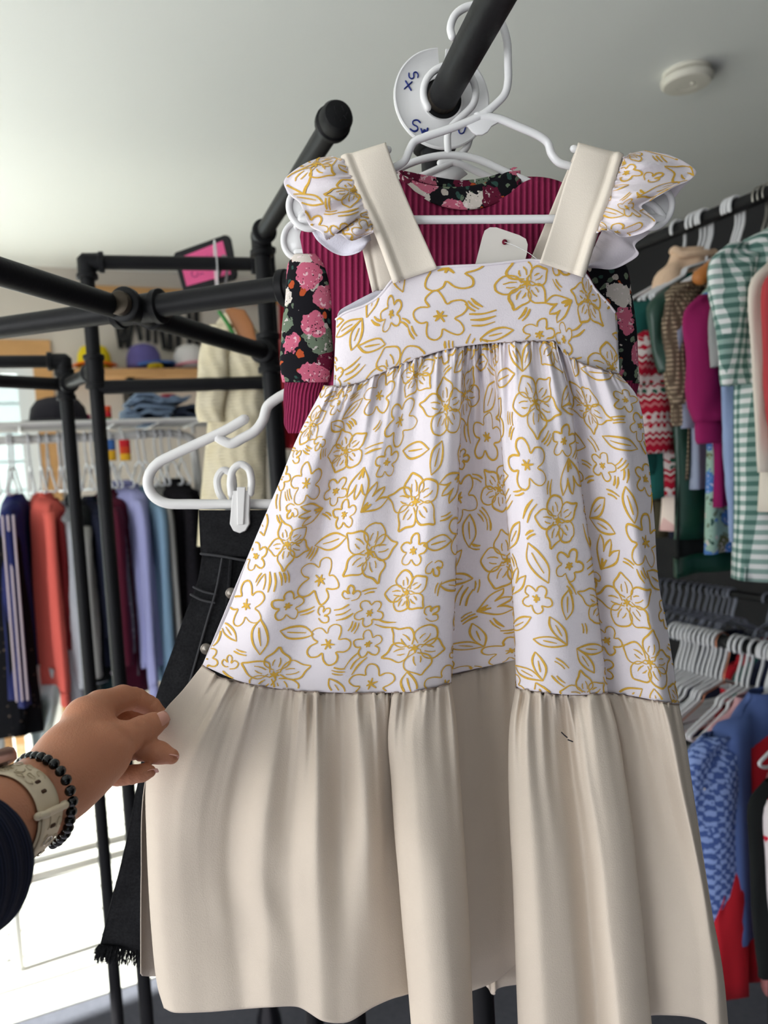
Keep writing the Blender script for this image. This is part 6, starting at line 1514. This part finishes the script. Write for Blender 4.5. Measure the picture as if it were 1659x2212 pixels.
# ================================================================== things on the middle frame
YC = PZ(500, 580, zb).y
def knit_mat():
    g = NG('cream_cable_knit', .95, .12); o = g.sep(g.obj())
    cab = g.math('SINE', g.math('ADD', g.math('MULTIPLY', o[0], 230.0), g.math('MULTIPLY', g.math('SINE', g.math('MULTIPLY', o[2], 60.0)), 1.8)))
    st = g.math('SINE', g.math('MULTIPLY', o[2], 900.0)); h = g.math('ADD', g.math('MULTIPLY', cab, .25), g.math('MULTIPLY', st, .2))
    g.color(g.mix(g.noise(g.obj(), 30), lin((222, 208, 170)), lin((240, 230, 204)))); g.bump(h, .7, .006); return g.m
M_CABLE = knit_mat()
cs = thing('cable_sweater', 'cream cable knit sweater hanging on the middle pipe frame', 'sweater', PY(500, 900, YC))
tube_px('body', [(500, 676, 0, 16), (506, 700, 0, 40), (512, 740, 0, 56), (516, 840, 0, 62), (510, 960, 0, 66), (504, 1080, 0, 72), (502, 1180, 0, 76)], M_CABLE, cs, YC, flat=1.5, fold=.09, seed=71)
tube_px('sleeve', [(478, 700, -.02, 26), (462, 760, -.03, 32), (458, 830, -.035, 32), (452, 890, -.035, 30), (456, 912, -.035, 27)], M_CABLE, cs, YC, flat=1.4, fold=.12, seed=72)
tube_px('sleeve', [(545, 720, .03, 24), (556, 780, .03, 30), (558, 860, .03, 30), (556, 930, .03, 28)], M_CABLE, cs, YC, flat=1.4, fold=.12, seed=73)
wh = thing('wooden_hanger', 'flat wooden hanger inside the cream cable sweater', 'hanger', PY(483, 560, YC))
MB().prism(px2([(484, 668), (500, 664), (528, 668), (546, 700), (556, 738), (540, 744), (516, 730), (496, 690)], YC - .045), (0, .012, 0)).build('shoulder', mat('caramel_wood', (168, 112, 70), .5, mottle=.1), wh, bevel=.003)
MB().tube(px2([(478, 575), (477, 560), (484, 553), (492, 562), (490, 590), (486, 630), (490, 672)], YC - .035), .0028, 8, 40).build('hook', mat('clear_plastic', (214, 214, 212), .15, trans=.5), wh)
MB().tube(px2([(474, 674), (484, 688), (492, 700), (504, 722), (508, 734)], YC - .052), .004, 8, 20).build('green_ribbon', mat('green_ribbon', (58, 128, 60), .6), wh)
cdv = thing('size_divider_disc', 'clear plastic size divider disc on the middle pipe frame', 'size divider', PY(466, 576, YC))
M_CLEAR = mat('frosted_plastic', (222, 222, 222), .25, trans=.35)
cc_ = PZ(466, 575, zb); dB_n = (dB + Vector((0.0, -.0, 0)))
MB().lathe([(.019, -.001), (.050, -.001), (.051, 0), (.050, .001), (.019, .001)], cc_, dB, 36).build('disc', M_CLEAR, cdv, angle=40)
tab = thing('tablet_sign', 'pink screened tablet in a black frame above the middle pipe', 'tablet', PY(440, 570, YC + .10))
Yt = YC + .09
oq = [(374, 552), (378, 545), (484, 507), (492, 508), (498, 514), (512, 590), (510, 600), (504, 604), (402, 630), (394, 626)]
MB().prism([tuple(PY(x, y, Yt)) for x, y in oq], (0, .012, 0)).build('frame', mat('black_plastic', (26, 25, 28), .45), tab, smooth=False, bevel=.002)
MB().prism([tuple(PY(x, y, Yt - .0012)) for x, y in ((387, 557), (481, 520), (499, 592), (403, 618))], (0, .001, 0)).build('screen', mat('pink_card', (236, 96, 150), .5), tab, smooth=False)
b = MB()
for pts in ([(415, 586), (413, 592), (418, 598), (426, 596), (427, 588)], [(432, 594), (436, 590), (440, 592)], [(445, 556), (449, 551)], [(456, 553), (458, 549)]): b.tube([tuple(PY(x, y, Yt - .0018)) for x, y in pts], .0006, 6, 12)
so_ = b.build('scribble', mat('violet_ink', (120, 50, 110), .6), tab)
pa_ = PY(470, 600, Yt + .006); MB().tube([tuple(pa_), tuple(Vector((pa_.x, bq.y, zb + .01)) if False else PZ(478, 577, zb))], .004, 8, 4, smooth=False).build('bracket', MATS['black_plastic'], tab)
# low black pedestal and a burgundy garment glimpsed under the dress hem
pz_ = PZ(590, 2330, .0); pdn = thing('display_stand', 'black round pedestal stand under the dress hem', 'stand', pz_)
MB().lathe([(.16, .001), (.16, .012), (.12, .03), (.05, .05), (.035, .09), (.03, .16), (.02, .2), (.018, .55)], pz_, (0, 0, 1), 36).build('pedestal', mat('gloss_black', (20, 20, 24), .2, spec=.6), pdn, angle=50)
